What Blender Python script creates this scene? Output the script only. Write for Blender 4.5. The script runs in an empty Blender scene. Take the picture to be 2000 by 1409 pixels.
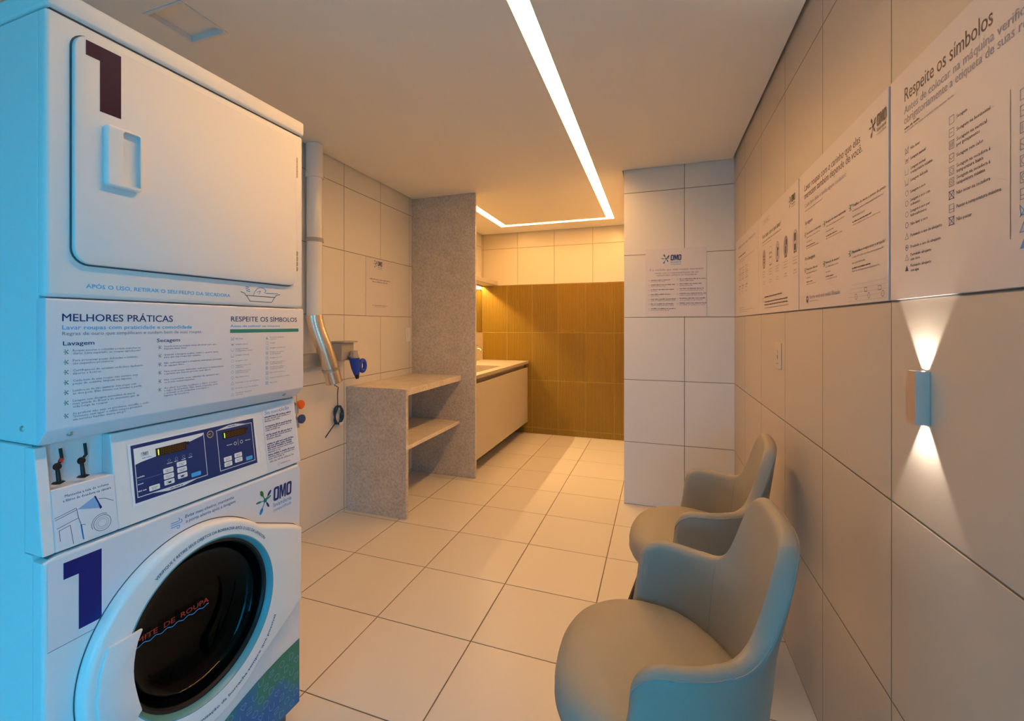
import bpy, bmesh, math, random
from mathutils import Vector, Matrix
random.seed(7)
scene = bpy.context.scene
COL = scene.collection
R = math.radians

# ---------------------------------------------------------------- camera, sky, exposure
FPX, YAW, CXP, HYP, EYE = 904.05, .3543, 945.9, 634.66, 1.329     # focal length etc. for a 2000 x 1409 frame
cam = bpy.data.cameras.new('camera')
cam.sensor_fit = 'HORIZONTAL'; cam.sensor_width = 36.0
cam.lens = FPX / 2000 * 36.0
cam.shift_x = (1000 - CXP) / 2000
cam.shift_y = -(704.5 - HYP) / 2000
cam.clip_start = .02
camo = bpy.data.objects.new('camera', cam); COL.objects.link(camo)
camo.location = (0, 0, EYE); camo.rotation_euler = (R(90), 0, YAW)
scene.camera = camo

w = bpy.data.worlds.new('daylight'); scene.world = w; w.use_nodes = True
wt_ = w.node_tree; bg_ = wt_.nodes['Background']            # blue sky over a dim blue-grey ground
tc_ = wt_.nodes.new('ShaderNodeTexCoord'); sx_ = wt_.nodes.new('ShaderNodeSeparateXYZ'); wt_.links.new(tc_.outputs['Generated'], sx_.inputs[0])
mr_ = wt_.nodes.new('ShaderNodeMapRange'); mr_.inputs[1].default_value = -.06; mr_.inputs[2].default_value = .06; wt_.links.new(sx_.outputs[2], mr_.inputs[0])
mc_ = wt_.nodes.new('ShaderNodeMix'); mc_.data_type = 'RGBA'; wt_.links.new(mr_.outputs[0], mc_.inputs[0])
mc_.inputs[6].default_value = (.006, .16, .25, 1); mc_.inputs[7].default_value = (.012, .565, 1.06, 1)
wt_.links.new(mc_.outputs[2], bg_.inputs[0]); bg_.inputs[1].default_value = 8.6
vs = scene.view_settings
scene.display_settings.display_device = 'sRGB'
vs.view_transform = 'Standard'; vs.look = 'None'; vs.gamma = 1; vs.use_curve_mapping = False
vs.exposure = 0.0
STRIP_E = 46.0                   # ceiling LED strip
STRIP_C = (1.0, .515, .165)
LAMP_C = (1.0, .66, .27)
LAMP_W = 27.0                    # light strip under the mirror shelf, watts
SCONCE_W = 5.0
SCONCE_C = (1.0, .90, .74)

# ---------------------------------------------------------------- materials
def mat(name, col, rough=.5, metal=0, spec=.5, coat=0, emit=None, estr=0, trans=0, ior=1.45):
    m = bpy.data.materials.new(name); m.use_nodes = True
    b = m.node_tree.nodes['Principled BSDF']
    b.inputs['Base Color'].default_value = (*col, 1)
    b.inputs['Roughness'].default_value = rough
    b.inputs['Metallic'].default_value = metal
    b.inputs['Specular IOR Level'].default_value = spec
    b.inputs['Coat Weight'].default_value = coat
    b.inputs['Coat Roughness'].default_value = .1
    b.inputs['Transmission Weight'].default_value = trans
    b.inputs['IOR'].default_value = ior
    if emit:
        b.inputs['Emission Color'].default_value = (*emit, 1)
        b.inputs['Emission Strength'].default_value = estr
    return m

class NT:
    def __init__(s, m): s.t = m.node_tree; s.n = s.t.nodes; s.l = s.t.links; s.b = s.n['Principled BSDF']
    def math(s, op, a, b=None, c=None):
        n = s.n.new('ShaderNodeMath'); n.operation = op
        for i, v in enumerate((a, b, c)):
            if v is None: continue
            if isinstance(v, (int, float)): n.inputs[i].default_value = v
            else: s.l.new(v, n.inputs[i])
        return n.outputs[0]
    def coord(s, rotz=0):
        n = s.n.new('ShaderNodeTexCoord'); o = n.outputs['Object']
        if rotz:
            v = s.n.new('ShaderNodeVectorRotate'); v.rotation_type = 'Z_AXIS'
            v.inputs['Angle'].default_value = rotz; s.l.new(o, v.inputs['Vector']); o = v.outputs[0]
        return o
    def sep(s, o):
        n = s.n.new('ShaderNodeSeparateXYZ'); s.l.new(o, n.inputs[0]); return n.outputs
    def noise(s, o, scale, detail=2, rough=.5):
        n = s.n.new('ShaderNodeTexNoise'); n.inputs['Scale'].default_value = scale
        n.inputs['Detail'].default_value = detail; n.inputs['Roughness'].default_value = rough
        s.l.new(o, n.inputs['Vector']); return n.outputs['Fac']
    def ramp(s, f, stops):
        n = s.n.new('ShaderNodeValToRGB'); s.l.new(f, n.inputs[0])
        e = n.color_ramp.elements
        while len(e) < len(stops): e.new(.5)
        for k, (p, c) in enumerate(stops): e[k].position = p; e[k].color = (*c, 1)
        return n.outputs[0]
    def mix(s, f, a, b):
        n = s.n.new('ShaderNodeMix'); n.data_type = 'RGBA'; s.l.new(f, n.inputs[0])
        for k, v in ((6, a), (7, b)):
            if isinstance(v, tuple): n.inputs[k].default_value = (*v, 1)
            else: s.l.new(v, n.inputs[k])
        return n.outputs[2]
    def bump(s, hgt, dist, strength=1.0):
        n = s.n.new('ShaderNodeBump'); n.inputs['Distance'].default_value = dist
        n.inputs['Strength'].default_value = strength
        s.l.new(hgt, n.inputs['Height']); s.l.new(n.outputs[0], s.b.inputs['Normal'])

def tile_mat(name, col, grout, a1, a2, rough=.35, gap=.0018, rotz=0, var=.03, coat=0.0, spec=.5):
    """a1, a2 = (axis index, offset of a joint, tile size)"""
    m = mat(name, col, rough, coat=coat, spec=spec); t = NT(m)
    sp = t.sep(t.coord(rotz))
    ds, ids = [], []
    for ax, o, wd in (a1, a2):
        u = t.math('DIVIDE', t.math('SUBTRACT', sp[ax], o), wd)
        f = t.math('FRACT', u)
        ds.append(t.math('MULTIPLY', t.math('MINIMUM', f, t.math('SUBTRACT', 1.0, f)), wd))
        ids.append(t.math('FLOOR', u))
    d = t.math('MINIMUM', ds[0], ds[1])
    mask = t.math('LESS_THAN', d, gap)
    wn = t.n.new('ShaderNodeTexWhiteNoise'); wn.noise_dimensions = '2D'
    cb = t.n.new('ShaderNodeCombineXYZ'); t.l.new(ids[0], cb.inputs[0]); t.l.new(ids[1], cb.inputs[1])
    t.l.new(cb.outputs[0], wn.inputs['Vector'])
    dark = tuple(c * (1 - var) for c in col)
    c = t.mix(wn.outputs['Value'], col, dark)
    c2 = t.mix(mask, c, grout)
    t.l.new(c2, t.b.inputs['Base Color'])
    h = t.math('MINIMUM', t.math('DIVIDE', d, gap * 2.2), 1.0)
    t.bump(h, .0025)
    return m

def granite_mat(name, base, dark, light, rough=.3):
    m = mat(name, base, rough); t = NT(m); o = t.coord()
    n1 = t.noise(o, 60, 6, .8); n2 = t.noise(o, 7, 5, .7); n3 = t.noise(o, 200, 2, .6)
    c1 = t.ramp(n1, [(.40, dark), (.5, base), (.60, light)])
    c2 = t.ramp(n2, [(.35, tuple(c * .68 for c in base)), (.65, tuple(min(1, c * 1.12) for c in base))])
    c3 = t.ramp(n3, [(.40, tuple(c * .6 for c in base)), (.6, light)])
    mx = t.n.new('ShaderNodeMix'); mx.data_type = 'RGBA'; mx.inputs[0].default_value = .4
    t.l.new(c1, mx.inputs[6]); t.l.new(c2, mx.inputs[7])
    mx2 = t.n.new('ShaderNodeMix'); mx2.data_type = 'RGBA'; mx2.inputs[0].default_value = .16
    t.l.new(mx.outputs[2], mx2.inputs[6]); t.l.new(c3, mx2.inputs[7])
    t.l.new(mx2.outputs[2], t.b.inputs['Base Color'])
    return m

def leather_mat(name, col):
    m = mat(name, col, .52, spec=.4); t = NT(m); o = t.coord()
    v = t.n.new('ShaderNodeTexVoronoi'); v.inputs['Scale'].default_value = 420; t.l.new(o, v.inputs['Vector'])
    t.bump(v.outputs['Distance'], .0006, .35)
    n = t.noise(o, 9, 2)
    t.l.new(t.mix(n, tuple(c * .95 for c in col), tuple(c * 1.05 for c in col)), t.b.inputs['Base Color'])
    return m

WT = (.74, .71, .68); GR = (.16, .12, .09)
M = {}
M['floor'] = tile_mat('floor_tile', (.70, .66, .62), (.13, .085, .055), (0, -1.660, .46), (1, 2.257, .46), .32, .0019, .007, .05)
M['tile_right'] = tile_mat('wall_tile_right', (.53, .465, .41), GR, (1, 1.321, .4655), (2, 1.383, .4588), .42, .0016)  # white tile, darkened and warmed to put this wall's dimmer light into the colour
M['tile_left'] = tile_mat('wall_tile_left', WT, GR, (1, 2.746, .4655), (2, 1.398, .4588), .42, .0016)
M['tile_end'] = tile_mat('wall_tile_end', WT, GR, (0, .194, .4655), (2, 1.383, .4588), .38, .0016)
M['tile_far'] = tile_mat('wall_tile_far', (.68, .61, .47), (.22, .17, .12), (0, -1.602, .457), (2, 2.280, .4588), .25, .0016)  # white tile tinted yellow, carrying the alcove's warm lamp light in the colour
M['ceiling'] = mat('ceiling_paint', (.86, .83, .79), .9, spec=.1)
M['dark_gap'] = mat('shadow_gap', (.12, .11, .10), .9)
M['plain_wall'] = mat('painted_wall', (.62, .58, .54), .8)
M['rib'] = tile_mat('ribbed_tile', (.31, .178, .009), (.50, .35, .08), (0, -1.742, .3235), (2, 1.235, .582), .5, .0022, 0, .12)
M['granite'] = granite_mat('granite', (.60, .53, .46), (.36, .31, .265), (.76, .69, .61), .32)
M['granite_top'] = granite_mat('granite_polished', (.74, .65, .55), (.60, .52, .43), (.82, .75, .66), .16)
M['enamel'] = mat('white_enamel', (.80, .80, .81), .48)
M['enamel2'] = mat('white_enamel_panel', (.78, .78, .80), .52, spec=.35)
M['sticker'] = mat('sticker_film', (.74, .74, .80), .5)
M['white_plastic'] = mat('white_plastic', (.82, .83, .84), .28, coat=.2)
M['seam'] = mat('dark_seam', (.10, .11, .12), .7)  # dark colour standing in for the shade inside the machines' narrow gaps
M['black'] = mat('black_plastic', (.012, .012, .014), .35)
M['rubber'] = mat('black_rubber', (.02, .02, .022), .6)
M['steel'] = mat('brushed_steel', (.55, .54, .52), .32, 1)
M['chrome'] = mat('chrome', (.8, .8, .8), .12, 1)
M['drum'] = mat('drum_steel', (.012, .012, .014), .5)
M['glass'] = mat('door_glass', (.10, .13, .15), .03, trans=1.0, ior=1.22)
M['teal'] = mat('teal_bevel_sheen', (.10, .34, .40), .3)  # bluish daylight reflection painted into the bevel around the door glass
M['navy'] = mat('navy_print', (.005, .012, .16), .4)
M['navytext'] = mat('navy_text', (.012, .03, .16), .5)
M['blueprint'] = mat('blue_print', (.02, .26, .66), .45)
M['lightblue'] = mat('light_blue_print', (.05, .42, .85), .45)
M['paleblue'] = mat('pale_blue_print', (.22, .42, .72), .5)
M['greytext'] = mat('grey_text', (.22, .22, .30), .5)
M['palegrey'] = mat('pale_grey_print', (.42, .38, .42), .5)
M['greentext'] = mat('green_print', (.03, .25, .19), .5)
M['leafgreen'] = mat('leaf_green_print', (.05, .22, .05), .5)
M['redtext'] = mat('red_print', (.55, .03, .02), .4)
M['onedark'] = mat('dark_numeral_film', (.05, .012, .03), .12, coat=.6)
M['consoleblue'] = mat('console_blue', (.010, .035, .16), .4)
M['white'] = mat('white_print', (.85, .86, .88), .5)
M['offwhite'] = mat('pale_fill_print', (.80, .80, .82), .5)
M['gold'] = mat('gold_print', (.55, .36, .16), .4)
M['lcd'] = mat('display_window', (.045, .02, .008), .25)
M['lcddim'] = mat('display_idle_segments', (.13, .065, .02), .3)
M['lcdon'] = mat('display_lit_segment', (.3, .6, .02), .3, emit=(.45, 1, .05), estr=1.6)
M['paper'] = mat('poster_board', (.62, .56, .56), .45)  # white boards darkened along with the right wall's tile, dim light in the colour
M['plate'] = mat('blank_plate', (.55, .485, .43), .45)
M['paper_light'] = mat('notice_paper', (.71, .66, .68), .45)
M['paperedge'] = mat('poster_board_edge', (.70, .68, .68), .5)
M['brown'] = mat('dark_poster_ink', (.055, .035, .045), .5)
M['greyblue'] = mat('grey_blue_ink', (.25, .24, .33), .5)
M['faint'] = mat('faint_ink', (.36, .30, .32), .5)
M['leather'] = leather_mat('grey_leatherette', (.33, .305, .26))
M['piping'] = mat('seam_piping', (.30, .29, .275), .55)
M['leg'] = mat('dark_leg', (.02, .017, .015), .45)
M['pvc'] = mat('white_pvc', (.82, .81, .79), .22, coat=.3)
M['foil'] = mat('foil_duct', (.80, .72, .62), .26, 1)
M['conduit'] = mat('grey_conduit', (.40, .38, .35), .45)
M['blueplug'] = mat('blue_plug', (.01, .06, .50), .4)
M['bluecable'] = mat('dark_blue_cable', (.008, .045, .13), .45)
M['orange'] = mat('orange_handle', (.75, .14, .02), .4)
M['bluehandle'] = mat('blue_handle', (.015, .07, .25), .4)
M['laminate'] = mat('beige_laminate', (.52, .46, .38), .45)
M['laminate_shade'] = mat('beige_laminate_shaded', (.40, .34, .27), .5)  # same laminate darkened, the shade under the basin top put into the colour
M['basin'] = mat('stone_basin', (.42, .36, .29), .35)
M['mirror'] = mat('mirror_glass', (.62, .60, .56), .03, 1)
M['sconce'] = mat('sconce_aluminium', (.64, .58, .53), .42, .85)
M['lens'] = mat('lamp_lens', (1, 1, 1), .5, emit=SCONCE_C, estr=30)
M['strip'] = mat('led_diffuser', (.9, .9, .9), .5, emit=STRIP_C, estr=STRIP_E)
M['strip_far'] = mat('led_diffuser_alcove', (.9, .9, .9), .5, emit=STRIP_C, estr=STRIP_E * .62)
M['bulb'] = mat('lamp_bulb', (1, 1, 1), .5, emit=LAMP_C, estr=60)
M['frame'] = mat('window_frame', (.5, .5, .5), .4)

# sticker with blue-green gradient for the corner decal
def decal_mat():
    m = mat('blue_green_decal', (.02, .15, .5), .35); t = NT(m); o = t.coord(); s = t.sep(o)
    n = t.noise(o, 5.5, 1)
    f = t.math('ADD', t.math('MULTIPLY', t.math('SUBTRACT', n, .5), 2.6), .5)
    c = t.ramp(f, [(.25, (.004, .12, .38)), (.5, (.006, .17, .32)), (.72, (.012, .21, .14))])
    t.l.new(c, t.b.inputs['Base Color']); return m
M['decal'] = decal_mat()

# ---------------------------------------------------------------- object helpers
def link(name, me, parent=None, loc=None):
    o = bpy.data.objects.new(name, me); COL.objects.link(o)
    if parent: o.parent = parent
    if loc: o.location = loc
    return o
def thing(name, label, cat, loc=(0, 0, 0), rotz=0, group=None):
    o = bpy.data.objects.new(name, None); COL.objects.link(o); o.empty_display_size = .1
    o.location = loc; o.rotation_euler = (0, 0, rotz); return tag(o, label, cat, group)
def tag(o, label, cat, group=None):
    o['label'] = label; o['category'] = cat
    if group: o['group'] = group
    return o

class MB:
    """collects shapes into one bmesh"""
    def __init__(s): s.b = bmesh.new(); s.mats = []
    def mi(s, m):
        if m not in s.mats: s.mats.append(m)
        return s.mats.index(m)
    def face(s, pts, m=None):
        f = s.b.faces.new([s.b.verts.new(p) for p in pts])
        if m: f.material_index = s.mi(m)
        return f
    def box(s, p0, p1, bev=0, seg=2, m=None):
        lo = [min(a, c) for a, c in zip(p0, p1)]; hi = [max(a, c) for a, c in zip(p0, p1)]
        t = bmesh.new(); bmesh.ops.create_cube(t, size=1)
        for v in t.verts: v.co = Vector([lo[i] + (v.co[i] + .5) * (hi[i] - lo[i]) for i in range(3)])
        if bev: bmesh.ops.bevel(t, geom=t.edges[:], offset=bev, segments=seg, profile=.5, affect='EDGES', clamp_overlap=True)
        return s.add(t, m)
    def add(s, t, m=None, mx=None):
        if mx: bmesh.ops.transform(t, matrix=mx, verts=t.verts)
        me = bpy.data.meshes.new('tmp'); t.to_mesh(me); t.free()
        n = len(s.b.faces); s.b.from_mesh(me); bpy.data.meshes.remove(me)
        s.b.faces.ensure_lookup_table()
        if m:
            k = s.mi(m)
            for f in s.b.faces[n:]: f.material_index = k
        return s
    def prism(s, pts, axis, a, b, bev=0, seg=2, m=None, rim=None):
        """polygon pts (2-D in the two other axes, cyclic order) extruded along axis from a to b"""
        def P(p, h):
            q = [0, 0, 0]; o = [i for i in range(3) if i != axis]
            q[o[0]], q[o[1]], q[axis] = p[0], p[1], h; return q
        t = bmesh.new()
        A = [t.verts.new(P(p, a)) for p in pts]; B = [t.verts.new(P(p, b)) for p in pts]
        t.faces.new(A); fb = t.faces.new(B[::-1]); n = len(pts)
        for i in range(n): t.faces.new([A[i], B[i], B[(i + 1) % n], A[(i + 1) % n]])
        bmesh.ops.recalc_face_normals(t, faces=t.faces)
        if bev:
            es = [e for e in t.edges if e.verts[0] in B and e.verts[1] in B] if rim else t.edges[:]
            bmesh.ops.bevel(t, geom=es, offset=bev, segments=seg, profile=.5, affect='EDGES', clamp_overlap=True)
        return s.add(t, m)
    def tube(s, pts, r, n=16, cap=True, m=None, closed=False):
        """swept circle along points; r number or list"""
        P = [Vector(p) for p in pts]; N = len(P)
        rr = r if isinstance(r, (list, tuple)) else [r] * N
        t = bmesh.new(); rings = []; up = None
        for i in range(N):
            if closed: d = P[(i + 1) % N] - P[i - 1]
            else: d = P[min(i + 1, N - 1)] - P[max(i - 1, 0)]
            d.normalize()
            if up is None:
                up = Vector((0, 0, 1)) if abs(d.z) < .9 else Vector((1, 0, 0))
            x = d.cross(up)
            if x.length < 1e-6: x = d.orthogonal()
            x.normalize(); y = x.cross(d).normalized(); up = y
            rings.append([t.verts.new(P[i] + rr[i] * (math.cos(2 * math.pi * k / n) * x + math.sin(2 * math.pi * k / n) * y)) for k in range(n)])
        for i in range(N if closed else N - 1):
            A, B = rings[i], rings[(i + 1) % N]
            for k in range(n): t.faces.new([A[k], A[(k + 1) % n], B[(k + 1) % n], B[k]])
        if cap and not closed: t.faces.new(rings[0]); t.faces.new(rings[-1])
        bmesh.ops.recalc_face_normals(t, faces=t.faces)
        return s.add(t, m)
    def lathe(s, prof, n=48, mx=None, m=None, a0=0, a1=2 * math.pi):
        """(r, h) profile revolved about local z"""
        t = bmesh.new(); full = abs(a1 - a0 - 2 * math.pi) < 1e-6
        rings = []
        for r, h in prof:
            rings.append([t.verts.new((r * math.cos(a0 + (a1 - a0) * k / n), r * math.sin(a0 + (a1 - a0) * k / n), h)) for k in range(n if full else n + 1)])
        for A, B in zip(rings, rings[1:]):
            for k in range(n):
                q = (k + 1) % len(A); t.faces.new([A[k], A[q], B[q], B[k]])
        bmesh.ops.remove_doubles(t, verts=t.verts, dist=1e-6)
        bmesh.ops.recalc_face_normals(t, faces=t.faces)
        return s.add(t, m, mx)
    def build(s, name, m=None, parent=None, smooth=False, kind=None, loc=None):
        me = bpy.data.meshes.new(name); s.b.to_mesh(me); s.b.free()
        if m is not None and not s.mats: me.materials.append(m)
        for k in s.mats: me.materials.append(k)
        if smooth:
            me.shade_smooth()
            try: me.set_sharp_from_angle(angle=R(38))
            except Exception: pass
        o = link(name, me, parent, loc)
        if kind: o['kind'] = kind
        return o

# ---------------------------------------------------------------- flat printing on a surface
_FONT = {}
def glyphs(txt, bold=0.0, res=2):
    k = (txt, bold, res)
    if k not in _FONT:
        c = bpy.data.curves.new('t', 'FONT'); c.body = txt; c.size = 1; c.resolution_u = res; c.offset = bold
        o = bpy.data.objects.new('t', c); COL.objects.link(o)
        me = bpy.data.meshes.new_from_object(o)
        vs_ = [(v.co.x, v.co.y) for v in me.vertices]; fs = [tuple(p.vertices) for p in me.polygons]
        bpy.data.objects.remove(o); bpy.data.curves.remove(c); bpy.data.meshes.remove(me)
        _FONT[k] = (vs_, fs)
    return _FONT[k]
CAP = max(p[1] for p in glyphs('H')[0])

class Print:
    """decals in the plane: origin + x*right + y*up + layer*normal"""
    def __init__(s, origin, right, up, lift=.0004):
        s.o, s.r, s.u = Vector(origin), Vector(right).normalized(), Vector(up).normalized()
        s.n = s.r.cross(s.u); s.lift = lift; s.mb = MB(); s.map = None
    def P(s, x, y, lay=0):
        if s.map: x, y = s.map(x, y)
        return s.o + s.r * x + s.u * y + s.n * (s.lift + lay * .00025)
    def poly(s, pts, m, lay=0): s.mb.face([s.P(x, y, lay) for x, y in pts], m); return s
    def rect(s, x, y, w_, h_, m, lay=0): return s.poly([(x, y), (x + w_, y), (x + w_, y + h_), (x, y + h_)], m, lay)
    def rrect(s, x, y, w_, h_, r, m, lay=0):
        pts = []
        for cx_, cy_, a in ((x + w_ - r, y + r, -90), (x + w_ - r, y + h_ - r, 0), (x + r, y + h_ - r, 90), (x + r, y + r, 180)):
            for k in range(5): q = R(a + 22.5 * k); pts.append((cx_ + r * math.cos(q), cy_ + r * math.sin(q)))
        return s.poly(pts, m, lay)
    def line(s, pts, wd, m, lay=0, closed=False):
        n = len(pts)
        for i in range(n if closed else n - 1):
            a = Vector(pts[i]); b = Vector(pts[(i + 1) % n]); d = (b - a)
            if d.length < 1e-7: continue
            d.normalize(); q = Vector((-d.y, d.x)) * wd / 2; e = d * wd / 2
            s.poly([tuple(a - e - q), tuple(b + e - q), tuple(b + e + q), tuple(a - e + q)], m, lay)
        return s
    def ell(s, x, y, rx, ry, m, lay=0, n=20, rot=0):
        pts = []
        for k in range(n):
            a = 2 * math.pi * k / n; px, py = rx * math.cos(a), ry * math.sin(a)
            pts.append((x + px * math.cos(rot) - py * math.sin(rot), y + px * math.sin(rot) + py * math.cos(rot)))
        return s.poly(pts, m, lay)
    def ring(s, x, y, rx, ry, wd, m, lay=0, n=24, a0=0, a1=360):
        for k in range(n):
            a = R(a0 + (a1 - a0) * k / n); b = R(a0 + (a1 - a0) * (k + 1) / n)
            s.poly([(x + (rx + f) * math.cos(q), y + (ry + f) * math.sin(q)) for f, q in ((-wd / 2, a), (wd / 2, a), (wd / 2, b), (-wd / 2, b))], m, lay)
        return s
    def text(s, x, y, cap, txt, m, width=None, bold=0.0, align='L', lay=0, res=2, slant=0):
        if bold:
            d = bold * cap / CAP * .9
            for i, (dx, dy) in enumerate(((-d, -d * .4), (d, -d * .4), (-d, d * .4), (d, d * .4))): s.text(x + dx, y + dy, cap, txt, m, width, 0, align, lay - .1 * (i + 1), res, slant)
        vs_, fs = glyphs(txt, 0, res)
        if not vs_: return s
        x0 = min(p[0] for p in vs_); x1 = max(p[0] for p in vs_); k = cap / CAP
        kx = width / (x1 - x0) if width else k
        wd = (x1 - x0) * kx; sx = x - (wd if align == 'R' else wd / 2 if align == 'C' else 0)
        bv = [s.mb.b.verts.new(s.P(sx + (p[0] - x0) * kx + slant * p[1] * k, y + p[1] * k, lay)) for p in vs_]
        mi = s.mb.mi(m)
        for f in fs:
            try: s.mb.b.faces.new([bv[i] for i in f]).material_index = mi
            except ValueError: pass
        return s
    def words(s, x, y, w_, h_, m, lay=0, seed=None, fill=.78):
        """a line of print too small to read: irregular word-length marks"""
        rnd = random.Random(seed if seed is not None else int(x * 7919 + y * 104729 + w_ * 31) & 0xffff)
        p = x; ch = h_ * .62
        while p < x + w_ - ch:
            n = rnd.randint(2, 9); e = min(p + n * ch, x + w_)
            q = p
            while q < e - ch * .3:
                a = rnd.choice((.68, .68, .72, 1.0)); 
                s.rect(q, y, ch * fill, h_ * a * .9, m, lay); q += ch
            p = e + ch * .75
        return s
    def omo(s, x, y, cap, m=None, small=True):
        """splash mark and the three letters; x = left edge of the letters, y = baseline"""
        d = m or M['navytext']; g = m or M['greentext']; c = (x - cap * .72, y + cap * .35)
        for a, L, wd, mm in ((118, .80, .17, m or M['leafgreen']), (178, .72, .10, g), (243, .95, .16, m or M['blueprint']), (300, .55, .10, d), (48, .68, .13, d), (20, .4, .1, g)):
            q = R(a); s.line([c, (c[0] + math.cos(q) * cap * L * .75, c[1] + math.sin(q) * cap * L * .75)], cap * wd * .45, mm, 1)
            s.ell(c[0] + math.cos(q) * cap * L * .8, c[1] + math.sin(q) * cap * L * .8, cap * .24, cap * wd * .8, mm, 1, 12, q)
        s.ell(c[0], c[1], cap * .17, cap * .15, g, 1, 10)
        sk = lambda q: [(x + px * cap + .05 * py * cap, y + py * cap) for px, py in q]
        for o in (0, 1.22):                                   # heavy condensed round letters
            A_ = []; B_ = []
            for ccx, ccy, a0 in ((.36, .16, -90), (.36, .84, 0), (.16, .84, 90), (.16, .16, 180)):
                for q in range(5):
                    an = R(a0 + 22.5 * q); A_.append((o + ccx + .16 * math.cos(an), ccy + .16 * math.sin(an))); B_.append((o + .26 + (ccx - .26) * .35 + .055 * math.cos(an), .5 + (ccy - .5) * .80 + .055 * math.sin(an)))
            A_, B_ = sk(A_), sk(B_)
            for q in range(20): p_ = (q + 1) % 20; s.poly([A_[q], A_[p_], B_[p_], B_[q]], d, 2)
        for q in ([(.56, 0), (.70, 0), (.70, 1), (.56, 1)], [(1.04, 0), (1.18, 0), (1.18, 1), (1.04, 1)], [(.70, 1), (.70, .60), (.81, .08), (.87, .08), (.87, .46), (.78, 1)], [(1.04, 1), (.96, 1), (.87, .46), (.87, .08), (.93, .08), (1.04, .60)]): s.poly(sk(q), d, 2)
        if small:
            s.text(x + cap * .02, y - cap * .42, cap * .30, 'lavanderia', m or M['blueprint'], cap * 1.72, .01, lay=1)
            s.text(x + cap * .02, y - cap * .76, cap * .22, 'compartilhada', m or M['blueprint'], cap * 1.70, 0, lay=1)
        return s
    def build(s, name, parent=None):
        return s.mb.build(name, None, parent)

def hermite(xs, ys, x):
    if x <= xs[0]: return ys[0]
    if x >= xs[-1]: return ys[-1]
    n = len(xs)
    sl = [(ys[i + 1] - ys[i]) / (xs[i + 1] - xs[i]) for i in range(n - 1)]
    ms = [sl[0]] + [0 if sl[i - 1] * sl[i] <= 0 else 2 * sl[i - 1] * sl[i] / (sl[i - 1] + sl[i]) for i in range(1, n - 1)] + [sl[-1]]
    for i in range(n - 1):
        if x <= xs[i + 1]:
            h = xs[i + 1] - xs[i]; t = (x - xs[i]) / h
            return ((2 * t ** 3 - 3 * t * t + 1) * ys[i] + (t ** 3 - 2 * t * t + t) * h * ms[i] + (-2 * t ** 3 + 3 * t * t) * ys[i + 1] + (t ** 3 - t * t) * h * ms[i + 1])

# ---------------------------------------------------------------- the room
XL, XR, YE, XC, YF, YB, H = -2.081, .508, 3.581, -.219, 5.521, -5.4, 2.4707
def struct(name, mb, m): return mb.build(name, m, kind='structure')
struct('floor', MB().box((-2.25, -6.2, -.08), (.7, 5.7, 0)), M['floor'])
RY0, RY1 = -.95, -.20                # tall opening in the right wall, behind the camera
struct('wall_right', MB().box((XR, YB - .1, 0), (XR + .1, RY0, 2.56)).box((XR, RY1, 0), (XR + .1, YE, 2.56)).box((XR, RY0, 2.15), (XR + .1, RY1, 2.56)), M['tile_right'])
struct('wall_left', MB().box((XL - .1, YB - .1, 0), (XL, YF + .1, 2.56)), M['tile_left'])
struct('wall_end', MB().box((XC, YE, 0), (XR + .1, YF + .1, 2.56)), M['tile_end'])
RZ = 1.823
struct('wall_far', MB().box((XL, YF, RZ), (XC, YF + .1, 2.56)).box((XL, YF + .0095, 0), (XC, YF + .1, RZ)), M['tile_far'])
rb = MB(); pitch = .3235 / 20; k0 = int(math.floor((XL + 1.742) / pitch)); pts = []
x = -1.742 + k0 * pitch
while x < XC:
    for f, dy in ((0, .0085), (.12, .0085), (.26, .001), (.5, 0), (.86, .001)):
        q = x + f * pitch
        if XL <= q <= XC: pts.append((q, YF + dy))
    x += pitch
lo = [rb.b.verts.new((a, b, 0)) for a, b in pts]; hi = [rb.b.verts.new((a, b, RZ)) for a, b in pts]
for i in range(len(pts) - 1): rb.b.faces.new([lo[i], lo[i + 1], hi[i + 1], hi[i]])
rb.face([(XL, YF + .0095, RZ), (XL, YF, RZ), (XC, YF, RZ), (XC, YF + .0095, RZ)])
struct('trim_1', rb, M['rib'])
# back wall with the opening daylight comes through
WX0, WX1, WZ = -1.9, .35, 2.3
struct('wall_back', MB().box((XL, YB - .1, 0), (WX0, YB, 2.56)).box((WX1, YB - .1, 0), (XR, YB, 2.56)).box((WX0, YB - .1, WZ), (WX1, YB, 2.56)), M['plain_wall'])
wf = MB()
for p in (((WX0, YB - .1, 0), (WX0 + .05, YB + .01, WZ)), ((WX1 - .05, YB - .1, 0), (WX1, YB + .01, WZ)), ((WX0 + .05, YB - .1, WZ - .05), (WX1 - .05, YB + .01, WZ))): wf.box(*p)
struct('window_1', wf, M['frame'])
struct('window_2', MB().box((XR, RY0, 0), (XR + .1, RY0 + .04, 2.15)).box((XR, RY1 - .04, 0), (XR + .1, RY1, 2.15)).box((XR, RY0 + .04, 2.11), (XR + .1, RY1 - .04, 2.15)), M['frame'])
pl = bpy.data.lights.new('side_portal', 'AREA'); pl.shape = 'RECTANGLE'; pl.size = 2.15; pl.size_y = RY1 - RY0; pl.cycles.is_portal = True
po = link('side_portal', pl); po.location = (XR + .02, (RY0 + RY1) / 2, 1.07); po.rotation_euler = (0, R(90), 0)
pl = bpy.data.lights.new('window_portal', 'AREA'); pl.shape = 'RECTANGLE'; pl.size = WX1 - WX0; pl.size_y = WZ; pl.cycles.is_portal = True
po = link('window_portal', pl); po.location = ((WX0 + WX1) / 2, YB - .02, WZ / 2); po.rotation_euler = (R(90), 0, 0)

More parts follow.
